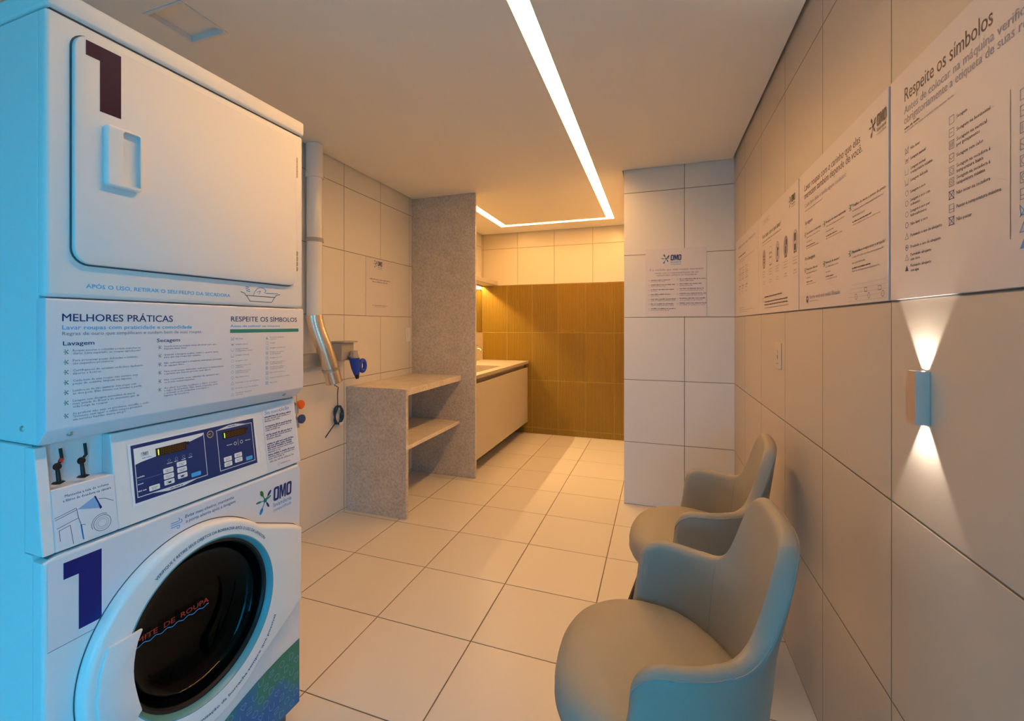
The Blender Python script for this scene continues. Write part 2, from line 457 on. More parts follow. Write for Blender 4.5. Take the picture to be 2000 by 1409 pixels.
# ceiling with the light slot, the panel recess and a shadow gap along the walls
G = .012
SX0, SX1, LX0, LX1, CY0, CY1, SY0 = -.490, -.416, -1.690, -1.615, 5.07, 5.145, .75
slots = [(SX0, SX1, SY0, CY1), (LX0, LX1, 3.75, CY1), (LX1, SX0, CY0, CY1), (-1.762, -1.566, 1.155, 1.353)]
def inc(x, y):
    if not (XL + G < x < XR - G and YB < y < YF - G): return False
    if x > XC - G and y > YE - G: return False
    return not any(a < x < b and c < y < d for a, b, c, d in slots)
xs = sorted({XL, XL + G, LX0, LX1, -1.762, -1.566, SX0, SX1, XC - G, XR - G, XR})
ys = sorted({YB, SY0, 1.155, 1.353, 3.75, SY0, CY0, CY1, YE - G, YF - G, YF})
cm = MB(); ZT = H + .03
for i in range(len(xs) - 1):
    for j in range(len(ys) - 1):
        a, b, c, d = xs[i], xs[i + 1], ys[j], ys[j + 1]
        if not inc((a + b) / 2, (c + d) / 2): continue
        cm.face([(a, c, H), (a, d, H), (b, d, H), (b, c, H)])
        for (p, q), (mx_, my_) in ((((a, c), (b, c)), ((a + b) / 2, c - .001)), (((b, c), (b, d)), (b + .001, (c + d) / 2)), (((b, d), (a, d)), ((a + b) / 2, d + .001)), (((a, d), (a, c)), (a - .001, (c + d) / 2))):
            if not inc(mx_, my_): cm.face([(*p, H), (*q, H), (*q, ZT), (*p, ZT)])
cm.box((XL - .1, YB - .1, ZT), (XR + .1, YF + .1, ZT + .06))
struct('ceiling', cm, M['ceiling'])

ls = thing('recessed_light_strip', 'glowing warm LED strip bent in a U, set flush into the ceiling', 'light', ((SX0 + SX1) / 2, 2.5, H))
def diff(x0, x1, y0, y1, side, mt='strip'):
    # the diffuser slopes up towards the inner side of the U, so that it faces inwards
    x0 += .001; y0 += .001; x1 -= .001; y1 -= .001; up = {'x0': (1, 0, 0, 1), 'x1': (0, 1, 1, 0), 'y0': (1, 1, 0, 0)}[side]
    zz = [H + .002 + TILT * u for u in up]; m_ = MB(); cs = ((x0, y0), (x1, y0), (x1, y1), (x0, y1))
    m_.face([(*c, z) for c, z in zip(cs[::-1], zz[::-1])]); m_.face([(*c, z + .003) for c, z in zip(cs, zz)])
    for i in range(4): j = (i + 1) % 4; m_.face([(*cs[i], zz[i]), (*cs[j], zz[j]), (*cs[j], zz[j] + .003), (*cs[i], zz[i] + .003)])
    o = m_.build('diffuser', M[mt], ls)
    o.location = (-ls.location.x, -ls.location.y, -ls.location.z)
TILT = .024
diff(SX0, SX1, SY0, CY1, 'x0'); diff(LX0, LX1, 3.75, CY1, 'x1', 'strip_far'); diff(LX1, SX0, CY0, CY1, 'y0', 'strip_far')

cp = thing('recessed_ceiling_panel', 'square white panel recessed in the ceiling above the stacked machines', 'ceiling panel', (-1.664, 1.254, H))
def rel(o, p): o.location = tuple(-c for c in p.location); return o
fm = MB()
for p in (((-1.761, 1.156, H - .003), (-1.749, 1.352, H + .027)), ((-1.579, 1.156, H - .003), (-1.567, 1.352, H + .027)), ((-1.749, 1.156, H - .003), (-1.579, 1.168, H + .027)), ((-1.749, 1.340, H - .003), (-1.579, 1.352, H + .027))): fm.box(*p, bev=.001)
rel(fm.build('frame', M['enamel2'], cp), cp)
rel(MB().box((-1.749, 1.168, H + .020), (-1.579, 1.340, H + .026)).build('panel', M['ceiling'], cp), cp)

# ---------------------------------------------------------------- granite counter and partition
gc = thing('granite_counter', 'grey granite counter with a middle shelf, beside the tall partition', 'counter', (-1.84, 3.24, 0))
rel(MB().box((-2.079, 2.770, 0), (-1.593, 2.803, .8875), .002).build('side_panel', M['granite'], gc), gc)
rel(MB().box((-2.079, 2.8035, .842), (-1.593, 3.719, .888), .002).build('worktop', M['granite_top'], gc), gc)
rel(MB().box((-2.079, 2.804, .462), (-1.605, 3.719, .492), .002).build('shelf', M['granite_top'], gc), gc)
gp = MB().box((-2.080, 3.720, .001), (-1.460, 3.752, H - .001), .002).build('granite_partition', M['granite'])
tag(gp, 'tall grey granite partition slab reaching the ceiling', 'partition')

# ---------------------------------------------------------------- vanity in the alcove
vc = thing('vanity_cabinet', 'beige wall hung vanity cabinet under the stone washbasin top', 'cabinet', (-1.77, 4.63, .14))
rel(MB().box((-2.079, 3.760, .150), (-1.49, 5.505, .783), .001).build('body', M['laminate'], vc), vc)
rel(MB().box((-1.535, 3.760, .784), (-1.515, 5.505, .854)).build('finger_recess', M['laminate_shade'], vc), vc)
rel(MB().box((-1.489, 3.765, .144), (-1.468, 5.498, .808), .002).build('drawer_front', M['laminate'], vc), vc)
vt = thing('washbasin_top', 'beige stone washbasin top on the vanity cabinet', 'washbasin', (-1.77, 4.63, .855))
bx0, bx1, by0, by1 = -1.93, -1.55, 4.02, 4.72
tp = MB()
for p in (((-2.079, 3.755, .855), (bx0, 5.519, .887)), ((bx1, 3.755, .855), (-1.460, 5.519, .887)), ((bx0, 3.755, .855), (bx1, by0, .887)), ((bx0, by1, .855), (bx1, 5.519, .887))): tp.box(*p)
rel(tp.build('slab', M['basin'], vt), vt)
bs = MB()
for p in (((bx0 - .01, by0 - .01, .854), (bx0 + .004, by1 + .01, .80)), ((bx1 - .004, by0 - .01, .854), (bx1 + .01, by1 + .01, .80)), ((bx0, by0 - .01, .854), (bx1, by0 + .004, .80)), ((bx0, by1 - .004, .854), (bx1, by1 + .01, .80)), ((bx0 - .01, by0 - .01, .80), (bx1 + .01, by1 + .01, .79))): bs.box(*p)
rel(bs.build('basin', M['basin'], vt), vt)
rel(MB().box((-2.080, 3.755, .888), (-2.060, 5.519, 1.232), .001).build('backsplash', M['granite_top'], vt), vt)
fa = thing('wall_tap', 'small chrome tap on the backsplash above the washbasin', 'tap', (-2.06, 5.13, 1.05))
rel(MB().tube([(-2.060, 5.13, 1.045), (-2.00, 5.13, 1.045)], .013).tube([(-2.0, 5.13, 1.045), (-1.96, 5.13, 1.043), (-1.945, 5.13, 1.035), (-1.94, 5.13, 1.02)], .010).build('spout', M['chrome'], fa, True), fa)
rel(MB().lathe([(.028, 0), (.028, .006), (.016, .01)], 20, Matrix.Translation((-2.0595, 5.13, 1.045)) @ Matrix.Rotation(R(90), 4, 'Y')).build('escutcheon', M['chrome'], fa, True), fa)
rel(MB().tube([(-2.0, 5.13, 1.058), (-2.0, 5.13, 1.080)], .007).box((-2.012, 5.105, 1.079), (-1.985, 5.155, 1.087), .002).build('handle', M['chrome'], fa, True), fa)
mr = MB().box((-2.080, 3.760, 1.236), (-2.072, 5.516, 1.77), .001).build('mirror', M['mirror'])
tag(mr, 'wall mirror above the washbasin backsplash', 'mirror')
sh = thing('mirror_shelf', 'beige boxed shelf with a glowing light strip beneath, above the alcove mirror', 'shelf', (-1.97, 4.64, 1.826))
rel(MB().box((-2.080, 3.756, 1.826), (-1.863, 5.519, 1.872), .001).build('box', M['laminate'], sh), sh)
rel(MB().box((-2.0475, 3.756, 1.8045), (-2.0450, 5.519, 1.8258)).build('light_baffle', M['laminate'], sh), sh)
rel(MB().box((-2.0765, 3.80, 1.8235), (-2.0640, 5.50, 1.8256)).build('led_diffuser', M['bulb'], sh), sh)
ul = bpy.data.lights.new('shelf_strip', 'AREA'); ul.shape = 'RECTANGLE'; ul.size = .005; ul.size_y = 1.68; ul.energy = LAMP_W; ul.color = LAMP_C
uo = link('shelf_strip', ul, sh); uo.location = (-2.070 + 1.97, .01, 1.8225 - 1.826); uo.rotation_euler = (0, R(-32), 0)
hk = MB().tube([(-2.071, 5.36, 1.765), (-2.045, 5.36, 1.768), (-2.030, 5.36, 1.760), (-2.030, 5.36, 1.742)], .006).build('mirror_hook', M['black'], None, True)
tag(hk, 'small dark hook at the top of the mirror under the glowing shelf', 'hook')
def spot(name, loc, direction, watts, col, half, blend, rad, parent=None):
    l = bpy.data.lights.new(name, 'SPOT'); l.energy = watts; l.color = col; l.spot_size = R(half * 2); l.spot_blend = blend; l.shadow_soft_size = rad
    o = link(name, l); o.location = loc; o.rotation_euler = Vector(direction).to_track_quat('-Z', 'Y').to_euler(); return o
# ---------------------------------------------------------------- wall things on the left
ep = thing('exhaust_pipe', 'white plastic exhaust pipe running up the left wall to the ceiling', 'pipe', (-2.025, 2.375, 1.39))
rel(MB().tube([(-2.025, 2.375, 1.385), (-2.025, 2.375, H - .002)], .049, 32).build('tube', M['pvc'], ep, True), ep)
rel(MB().lathe([(.049, 2.255), (.055, 2.255), (.055, 2.285), (.053, 2.30), (.053, H - .003), (.049, H - .003)], 32, Matrix.Translation((-2.025, 2.375, 0))).build('socket_joint', M['pvc'], ep, True), ep)
rel(MB().lathe([(.0492, 1.852), (.0545, 1.852), (.0545, 1.876), (.0492, 1.876)], 32, Matrix.Translation((-2.025, 2.375, 0))).box((-2.03, 2.428, 1.856), (-2.008, 2.443, 1.872)).build('clamp', M['conduit'], ep, True), ep)
fd = thing('foil_duct', 'open ended foil duct hanging below the white exhaust pipe', 'duct', (-2.02, 2.38, 1.39))
path = [(-2.025, 2.375, 1.387), (-2.021, 2.376, 1.35), (-2.012, 2.384, 1.30), (-1.996, 2.396, 1.24), (-1.980, 2.412, 1.18), (-1.970, 2.434, 1.11), (-1.962, 2.455, 1.04), (-1.954, 2.478, .955)]
P2 = []; rr = []
for i in range(len(path) - 1):
    for k in range(8):
        f = k / 8; P2.append(Vector(path[i]).lerp(Vector(path[i + 1]), f)); rr.append(.0515 + .0006 * math.sin((i * 8 + k) * 2.4))
P2.append(Vector(path[-1])); rr.append(.052)
mbd = MB().tube(P2, rr, 32, cap=False).tube(P2[::-1], [q - .0015 for q in rr[::-1]], 32, cap=False)
rel(mbd.build('hose', M['foil'], fd, True), fd)
d0 = (Vector(path[-2]) - Vector(path[-1])).normalized()
rel(MB().tube([Vector(path[-2]) + d0 * .012, Vector(path[-2]) - d0 * .006], .0545, 32, cap=False).build('band', M['steel'], fd, True), fd)
rel(MB().tube([Vector(path[-1]) + d0 * .004, Vector(path[-1])], .0535, 32, cap=False).build('end_rim', M['foil'], fd, True), fd)
tk = MB().box((-2.080, 1.30, 1.055), (-2.045, 2.60, 1.145), .004).box((-2.0445, 1.30, 1.092), (-2.040, 2.60, 1.104), .001).build('cable_trunking', M['conduit'])
tag(tk, 'grey horizontal cable trunking on the left wall behind the foil duct', 'trunking')
jb = thing('junction_box', 'grey junction box on the left wall next to the foil duct', 'electrical box', (-2.05, 2.66, 1.13))
rel(MB().box((-2.080, 2.602, 1.085), (-1.99, 2.735, 1.205), .004).build('case', M['conduit'], jb), jb)
rel(MB().box((-2.079, 2.597, 1.2055), (-1.965, 2.745, 1.216), .002).build('lid', M['conduit'], jb), jb)
rel(MB().tube([(-1.955, 2.690, 1.150), (-1.955, 2.690, 1.1005)], [.022, .030], 20).box((-1.990, 2.655, 1.108), (-1.940, 2.725, 1.114)).build('cable_gland', M['conduit'], jb, True), jb)
sk = thing('blue_power_connector', 'blue industrial power plug hanging from the grey junction box', 'plug', (-1.955, 2.69, 1.02))
rel(MB().tube([(-1.955, 2.690, 1.0975), (-1.953, 2.692, 1.075), (-1.948, 2.697, 1.03), (-1.943, 2.703, .985)], [.034, .034, .030, .020], 24).tube([(-1.955, 2.690, 1.0985), (-1.955, 2.690, 1.086)], .038, 24).build('housing', M['blueplug'], sk, True), sk)
rel(MB().tube([(-1.943, 2.703, .986), (-1.940, 2.706, .955)], [.0185, .011], 16).build('cable_grip', M['black'], sk, True), sk)
rel(MB().tube([(-1.930 + .0 * k, 2.752 + .030 * math.cos(2 * math.pi * k / 20), 1.042 + .038 * math.sin(2 * math.pi * k / 20)) for k in range(20)], .0145, 10, closed=True).tube([(-1.945, 2.718, 1.068), (-1.932, 2.735, 1.070)], .010, 10).build('cap_ring', M['blueplug'], sk, True), sk)
cc = thing('coiled_cable', 'coil of dark blue cable hanging on the left wall below the foil duct', 'cable', (-2.06, 2.645, .70))
cm_ = MB()
pt = []
for k in range(97):
    a = 2 * math.pi * k / 24 + R(90)
    pt.append((-2.060 + .010 * math.sin(k * .41), 2.648 + (.040 + .004 * math.sin(k * .33)) * math.cos(a) + .008, .700 + (.062 + .005 * math.sin(k * .27 + 1)) * math.sin(a)))
cm_.tube(pt, .0052, 8)
rel(cm_.build('loops', M['bluecable'], cc, True), cc)
rel(MB().tube([(-1.960, 2.474, .957), (-1.985, 2.52, .93), (-2.045, 2.635, .90), (-2.06, 2.646, .84), (-2.06, 2.65, .76)], .0032, 8).build('lead', M['bluecable'], cc, True), cc)
rel(MB().tube([(-2.062, 2.628, .655), (-2.065, 2.585, .62), (-2.067, 2.530, .575)], .0038, 8).build('loose_end', M['bluecable'], cc, True), cc)
rel(MB().box((-2.050, 2.650, .632), (-2.044, 2.675, .652)).build('cable_tie', M['white'], cc), cc)
def valve(y, z, hm, label):
    t = thing('water_valve', label, 'valve', (-2.06, y, z))
    rel(MB().tube([(-2.080, y, z), (-2.0, y, z)], .012, 16).tube([(-2.03, y, z), (-2.03, y, z - .055)], .011, 16).build('body', M['steel'], t, True), t)
    rel(MB().lathe([(0, 0), (.024, 0), (.027, .006), (.027, .016), (.021, .022), (0, .023)], 20, Matrix.Translation((-2.008, y, z)) @ Matrix.Rotation(R(90), 4, 'Y')).build('handle', hm, t, True), t)
valve(2.225, .850, M['orange'], 'water valve with an orange handle on the left wall behind the machines')
valve(2.232, .762, M['bluehandle'], 'water valve with a dark blue handle on the left wall behind the machines')
rel_ = MB().tube([(-2.045, 2.198, .99), (-2.045, 2.200, .72), (-2.04, 2.205, .35), (-1.95, 2.05, .25)], .005, 8).build('water_hose', M['rubber'], None, True)
tag(rel_, 'thin dark hose running down the wall beside the water valves', 'hose')
sw = thing('light_switch', 'white light switch on the left wall above the granite counter', 'switch', (-2.08, 3.643, 1.24))
rel(MB().box((-2.0805, 3.603, 1.178), (-2.071, 3.682, 1.300), .003).build('plate', M['white_plastic'], sw), sw)
rel(MB().box((-2.071, 3.628, 1.222), (-2.067, 3.657, 1.256), .001).build('rocker', M['white_plastic'], sw), sw)
wp = thing('wall_plate', 'pale blank wall plate with tiny dark marks under the posters on the right wall', 'wall plate', (.505, 2.36, 1.19))
rel(MB().box((.5075, 2.305, 1.135), (.505, 2.420, 1.250), .001).build('plate', M['plate'], wp), wp)
pw = Print((.505, 2.420, 1.135), (0, -1, 0), (0, 0, 1))
pw.ell(.055, .052, .006, .011, M['brown'], 1).ell(.050, .080, .006, .007, M['faint']).rect(.030, .020, .04, .006, M['faint']).rect(.056, .066, .004, .012, M['brown'])
rel(pw.build('marks', wp), wp)

# ---------------------------------------------------------------- wall sconce
sc = thing('wall_sconce', 'small grey up and down wall light glowing on the right wall', 'wall light', (.508, 1.178, 1.183))
c0 = (.4840, 1.160, 1.129); c1 = (.5075, 1.196, 1.236); tk_ = .0015
sb = MB()
for p in (((c0[0], c0[1], c0[2]), (c0[0] + tk_, c1[1], c1[2])), ((c1[0] - .002, c0[1], c0[2]), (c1[0], c1[1], c1[2])), ((c0[0] + tk_, c0[1], c0[2]), (c1[0] - .002, c0[1] + tk_, c1[2])), ((c0[0] + tk_, c1[1] - tk_, c0[2]), (c1[0] - .002, c1[1], c1[2])), ((c0[0] + tk_, c0[1] + tk_, 1.180), (c1[0] - .002, c1[1] - tk_, 1.186))): sb.box(*p)
rel(sb.build('body', M['sconce'], sc), sc)
for z, dz in ((1.1865, 1), (1.1795, -1)):
    rel(MB().lathe([(0, 0), (.008, 0), (.008, dz * .003), (0, dz * .004)], 20, Matrix.Translation((.4955, 1.178, z))).build('led_lens', M['lens'], sc, True), sc)
    spot('sconce_beam', (.4965, 1.178, z + dz * .036), (.10, 0, dz), SCONCE_W, SCONCE_C, 36, .30, .004)

# ---------------------------------------------------------------- stacked dryer and washer (local: x out of the front, y along it, z up)
SO = (-1.12, .551, 0); SR = R(-1.0)
def ring_plate(mb, outer, inner, x0, x1, m=None, bev=0):
    """plate in the local y-z plane with a hole: outer and inner loops of the same length; x0 back, x1 front; bev rounds the outer rim"""
    t = bmesh.new(); n = len(outer)
    cy = sum(p[0] for p in inner) / n; cz = sum(p[1] for p in inner) / n
    def loop(pts, x): return [t.verts.new((x, p[0], p[1])) for p in pts]
    def shrink(pts, d):
        o = []
        for i in range(n):
            a, b, c = Vector(pts[i - 1]), Vector(pts[i]), Vector(pts[(i + 1) % n])
            tg = (c - a).normalized(); nr = Vector((-tg.y, tg.x))
            if nr.dot(Vector((cy, cz)) - b) < 0: nr = -nr
            o.append(tuple(b + nr * d))
        return o
    loops = [loop(inner, x0), loop(outer, x0)]
    if bev:
        for k in range(5):
            a = R(90 * k / 4); loops.append(loop(shrink(outer, bev * (1 - math.cos(a))), x1 - bev + bev * math.sin(a)))
    else: loops.append(loop(outer, x1))
    loops += [loop(inner, x1), loops[0]]
    for A, B in zip(loops, loops[1:]):
        for i in range(n):
            j = (i + 1) % n
            try: t.faces.new([A[i], A[j], B[j], B[i]])
            except ValueError: pass
    bmesh.ops.recalc_face_normals(t, faces=t.faces)
    return mb.add(t, m)
def rrect(y0, z0, y1, z1, r, k=6):
    pts = []
    for cy, cz, a in ((y1 - r, z0 + r, -90), (y1 - r, z1 - r, 0), (y0 + r, z1 - r, 90), (y0 + r, z0 + r, 180)):
        for i in range(k + 1): q = R(a + 90 * i / k); pts.append((cy + r * math.cos(q), cz + r * math.sin(q)))
    return pts
def ray_hull(c, hull, n):
    out = []
    for k in range(n):
        a = 2 * math.pi * k / n; d = (math.cos(a), math.sin(a)); best = None
        for i in range(len(hull)):
            p, q = hull[i], hull[(i + 1) % len(hull)]
            ex, ey = q[0] - p[0], q[1] - p[1]; den = d[0] * ey - d[1] * ex
            if abs(den) < 1e-12: continue
            t = ((p[0] - c[0]) * ey - (p[1] - c[1]) * ex) / den; s_ = ((p[0] - c[0]) * d[1] - (p[1] - c[1]) * d[0]) / den
            if t > 0 and -1e-9 <= s_ <= 1 + 1e-9 and (best is None or t > best): best = t
        out.append((c[0] + d[0] * best, c[1] + d[1] * best))
    return out
ONE = lambda x, y, w_, h_: [(x, y + h_), (x + w_, y + h_), (x + w_, y), (x + w_ * .385, y), (x + w_ * .385, y + h_ * .775), (x, y + h_ * .775)]

DZ = 1.085
dry = thing('tumble_dryer', 'white tumble dryer with a big dark numeral on its door, stacked on the washing machine', 'dryer', (SO[0], SO[1], DZ), SR)
def dpart(o, parent=None): o.location = (0, 0, -DZ) if parent is None else (0, 0, 0); return o
dpart(MB().box((-.70, .003, 1.087), (-.031, .690, 1.955), .003).build('body', M['enamel'], dry))
dpart(MB().box((-.70, 0, 1.959), (.004, .695, 2.004), .007, 3).build('top_lid', M['enamel'], dry, True))
dpart(MB().box((-.031, 0, 1.3845), (0, .693, 1.955), .009, 3).build('front_fascia', M['enamel'], dry, True))
dpart(MB().box((-.60, .01, 1.954), (-.006, .685, 1.960)).build('lid_gap_shade', M['seam'], dry))
dr = MB()
dr.prism(rrect(.0400, 1.4520, .6570, 1.9330, .0335), 0, .0002, .0012, m=M['seam'])  # dark plate behind the door, painted shade of the groove around it
dpart(dr.build('door_gap_shade', None, dry))
door = dpart(MB().prism(rrect(.0435, 1.4555, .6535, 1.9305, .031), 0, .0012, .011, .003, 2, rim=True).build('door', M['enamel2'], dry, True))
hb = MB()
n_ = 28
def bulge(pts): return [(y + .004 * math.cos((z - 1.693) / .067 * math.pi / 2) * (1 if y > .14 else -1), z) for y, z in pts]
out_ = rrect(.0955, 1.628, .1665, 1.760, .008); inn_ = rrect(.128, 1.637, .1645, 1.754, .007)
ring_plate(hb, bulge(out_), bulge(inn_), .011, .024, bev=.005)
hb.prism(rrect(.1275, 1.6365, .167, 1.7545, .007), 0, .0112, .0125)
handle = hb.build('handle', M['white_plastic'], door, True)
for z0, z1 in ((1.812, 1.878), (1.505, 1.571)):
    h_ = MB()
    for k in range(4): h_.box((.003, .6535, z0 + k * (z1 - z0) / 4), (.010, .6605, z0 + (k + .88) * (z1 - z0) / 4), .001)
    h_.build('hinge', M['steel'], door)
p1 = Print((.011, 0, 0), (0, 1, 0), (0, 0, 1)); p1.poly(ONE(.0625, 1.783, .067, .138), M['onedark'])
p1.build('numeral', door)
p2 = Print((0, 0, 0), (0, 1, 0), (0, 0, 1))
p2.text(.0691, 1.4060, .0086, 'APÓS O USO, RETIRAR O SEU FELPO DA SECADORA', M['lightblue'], .345, .012)
L = [(.449, 1.424), (.462, 1.420), (.466, 1.414), (.573, 1.414), (.577, 1.420), (.5926, 1.424)]
p2.line(L, .0016, M['navytext']).line([(.469, 1.413), (.480, 1.398), (.560, 1.398), (.571, 1.413)], .0016, M['navytext'])
p2.line([(.466, 1.434), (.478, 1.432)], .002, M['blueprint']).line([(.468, 1.428), (.480, 1.426)], .002, M['blueprint']).line([(.466, 1.439), (.476, 1.438)], .002, M['blueprint'])
p2.line([(.492, 1.416), (.498, 1.428), (.508, 1.438), (.522, 1.440), (.530, 1.438), (.538, 1.432), (.532, 1.425)], .0016, M['blueprint']).line([(.505, 1.426), (.518, 1.430), (.512, 1.420)], .0014, M['blueprint']).line([(.538, 1.424), (.584, 1.426)], .0016, M['blueprint'])
dpart(p2.build('lettering', dry))
# lower panel with the instructions
lp = MB().prism([(-.031, 1.3815), (-.0005, 1.3815), (.002, 1.378), (.002, 1.120), (-.001, 1.1155), (-.024, 1.092), (-.031, 1.089)], 1, .0, .693, .0025, 2)
panel = dpart(lp.build('instruction_panel', M['sticker'], dry, True))
for u_ in (.047, .622):
    MB().lathe([(0, .0032), (.004, .0028), (.0062, 0)], 14, Matrix.Translation((-.0115, u_, 1.1045)) @ Matrix.Rotation(R(135), 4, 'Y')).build('screw', M['steel'], panel, True)
MB().lathe([(0, .003), (.005, .0025), (.0065, 0)], 14, Matrix.Translation((-.085, .003, 1.118)) @ Matrix.Rotation(R(90), 4, 'X')).build('screw', M['steel'], panel, True)
p3 = Print((.002, 0, 0), (0, 1, 0), (0, 0, 1)); NV = M['navytext']; GT = M['greytext']
p3.text(.0267, 1.3362, .0150, 'MELHORES PRÁTICAS', NV, .2243, .010, res=3)
p3.text(.0267, 1.3195, .0085, 'Lavar roupas com praticidade e comodidade', M['lightblue'], .2735, .012)
p3.text(.0267, 1.3078, .0070, 'Regras de ouro que simplificam e cuidam bem de suas roupas', GT, .2987)
p3.text(.0281, 1.2872, .0083, 'Lavagem', NV, .0547, .012); p3.text(.2128, 1.2874, .0083, 'Secagem', NV, .0562, .012)
def mini_omo(p, x, y, s_):
    for a, L_, c in ((118, 1.0, M['greentext']), (50, .9, M['leafgreen']), (180, .8, M['greentext']), (243, 1.0, M['leafgreen']), (310, .9, NV)):
        q = R(a); p.line([(x, y), (x + s_ * L_ * math.cos(q), y + s_ * L_ * math.sin(q))], s_ * .2, c)
        p.ell(x + s_ * L_ * math.cos(q), y + s_ * L_ * math.sin(q), s_ * .3, s_ * .2, c, 1, 8, q)
LB = [(1.274, ['Roupas escuras e coloridas podem manchar as', 'claras. Lave separado, as roupas agradecem!']), (1.2535, ['Para preservar peças delicadas e íntimas,', 'use saquinhos protetores.']),
      (1.233, ['Certifique-se de esvaziar os bolsos, fechando', 'zíperes e botões.']), (1.2121, ['Cuide bem de suas roupas: não misture com', 'peças de cozinha, limpeza ou tapetes.']),
      (1.1919, ['Lembre-se de não misturar suas peças com', 'as dos pets. Elas devem ser lavadas à parte.']), (1.171, ['Lavagem com dosagem automática da marca', 'mais amada do Brasil e do amaciante que dá', 'vida longa às roupas.']),
      (1.1447, ['Se preferir não usar os produtos, escolha o ciclo', '"Somente com água" e utilize sempre produtos', 'em versões líquidas, nunca em pó.'])]
KW = .0000
for z, lines in LB:
    mini_omo(p3, .0335, z, .0042)
    for k, tx in enumerate(lines): p3.text(.0447, z + .0005 - k * .0062, .0042, tx, GT, len(tx) * .00305, .004, res=1)
RB = [(1.2749, ['Sacuda bem as roupas antes de secar para que', 'fiquem mais lisas.']), (1.2544, ['Quando a lavagem acabar, retire o quanto antes', 'para que sua roupa não amasse.']), (1.2342, ['Não sobrecarregue a secadora, suas peças precisam', 'de espaço livre.']),
      (1.214, ['Para secar peças delicadas, selecione a temperatura', 'e garanta que fiquem prontas sem danos.']), (1.1935, ['Não é permitido secar calçados de qualquer tipo', 'ou bonés nestas máquinas.']),
      (1.1733, ['Ao abrir a porta, verifique o filtro e retire', 'o felpo da secadora. Não deixe acumular, pois', 'o acúmulo pode atrapalhar a secagem e', 'higiene da secadora.'])]
for z, lines in RB:
    mini_omo(p3, .2195, z, .0040)
    for k, tx in enumerate(lines): p3.text(.2297, z + .0002 - k * .0060, .0040, tx, GT, len(tx) * .00318, .004, res=1)
p3.text(.415, 1.3385, .0138, 'RESPEITE OS SÍMBOLOS', NV, .2478, .008, res=3)
p3.text(.413, 1.3222, .0065, 'Antes de colocar na máquina', M['lightblue'], .178, .010)
p3.rect(.412, 1.3062, .258, .0102, M['greentext'])
SYM_L = ['Não lavar', 'Lavagem manual', 'Lavagem normal|à temperatura máxima', 'Lavagem delicada', 'Lavagem a seco', 'Lavagem a seco com|solventes', 'Lavagem a seco por|hidrocarbonetos', 'Não lavar a seco', 'Permitido o uso de alvejante', 'Proibido o uso de alvejante', 'Permitido alvejante|sem cloro']
SYM_R = ['Permitido alvejante|com cloro', 'Secagem', 'Secagem na horizontal', 'Secagem na vertical|por gotejamento', 'Secagem sem calor', 'Secagem na secadora à|temperatura baixa', 'Secagem na secadora à|temperatura máxima', 'Não secar na secadora', 'Passar à temperatura máxima', 'Não passar']
def care_icon(p, x, y, s_, k, c):
    w_ = s_ * .16
    k %= 9
    if k in (0, 3, 2): p.line([(x - s_, y + s_ * .7), (x - s_ * .75, y - s_ * .7), (x + s_ * .75, y - s_ * .7), (x + s_, y + s_ * .7)], w_, c)
    if k == 0: p.line([(x - s_, y - s_), (x + s_, y + s_)], w_, c).line([(x - s_, y + s_), (x + s_, y - s_)], w_, c)
    if k == 1: p.line([(x - s_, y + s_ * .7), (x - s_ * .75, y - s_ * .7), (x + s_ * .75, y - s_ * .7), (x + s_, y + s_ * .7)], w_, c).ell(x, y, s_ * .6, s_ * .4, c)
    if k in (4, 5, 6): p.ring(x, y, s_ * .8, s_ * .8, w_, c, 0, 12)
    if k == 5: p.ell(x, y, s_ * .3, s_ * .3, c, 0, 8)
    if k in (7,): p.line([(x - s_, y - s_ * .8), (x, y + s_ * .9), (x + s_, y - s_ * .8)], w_, c, 0, True)
    if k in (8,): p.poly([(x - s_, y - s_ * .8), (x + s_, y - s_ * .8), (x, y + s_ * .9)], c)
    if k in (3,): p.rect(x - s_, y - s_ * 1.05, s_ * 2, w_, c)
def dry_icon(p, x, y, s_, k, c):
    w_ = s_ * .16
    p.line([(x - s_ * .9, y - s_ * .9), (x + s_ * .9, y - s_ * .9), (x + s_ * .9, y + s_ * .9), (x - s_ * .9, y + s_ * .9)], w_, c, 0, True)
    if k == 1: p.rect(x - s_ * .5, y - w_ / 2, s_, w_, c)
    if k == 2:
        for q in (-.45, 0, .45): p.rect(x + q * s_ - w_ / 2, y - s_ * .6, w_, s_ * 1.2, c)
    if k == 3: p.line([(x - s_ * .8, y + s_ * .2), (x, y - s_ * .3), (x + s_ * .8, y + s_ * .2)], w_, c)
    if k in (4, 5): p.ring(x, y, s_ * .6, s_ * .6, w_, c, 0, 12)
    if k == 5: p.ell(x, y, s_ * .2, s_ * .2, c, 0, 6)
    if k == 6: p.line([(x - s_, y - s_), (x + s_, y + s_)], w_, c).line([(x - s_, y + s_), (x + s_, y - s_)], w_, c)
    if k == 7: p.line([(x - s_ * .9, y - s_ * .2), (x + s_ * .9, y - s_ * .2)], w_, c)
    if k == 8: p.line([(x - s_ * 1.1, y - s_), (x + s_ * 1.1, y + s_)], w_, c).line([(x - s_ * 1.1, y + s_), (x + s_ * 1.1, y - s_)], w_, c)
for k, tx in enumerate(SYM_L):
    z = 1.2894 - k * .01555; care_icon(p3, .4195, z, .0048, (0, 1, 2, 3, 4, 4, 4, 6, 7, 5, 7)[k], M['paleblue'])
    for q, t_ in enumerate(tx.split('|')): p3.text(.4293, z + (.0 if '|' not in tx else .0022) - .0016 - q * .0055, .0040, t_, GT, len(t_) * .0029, 0, res=1)
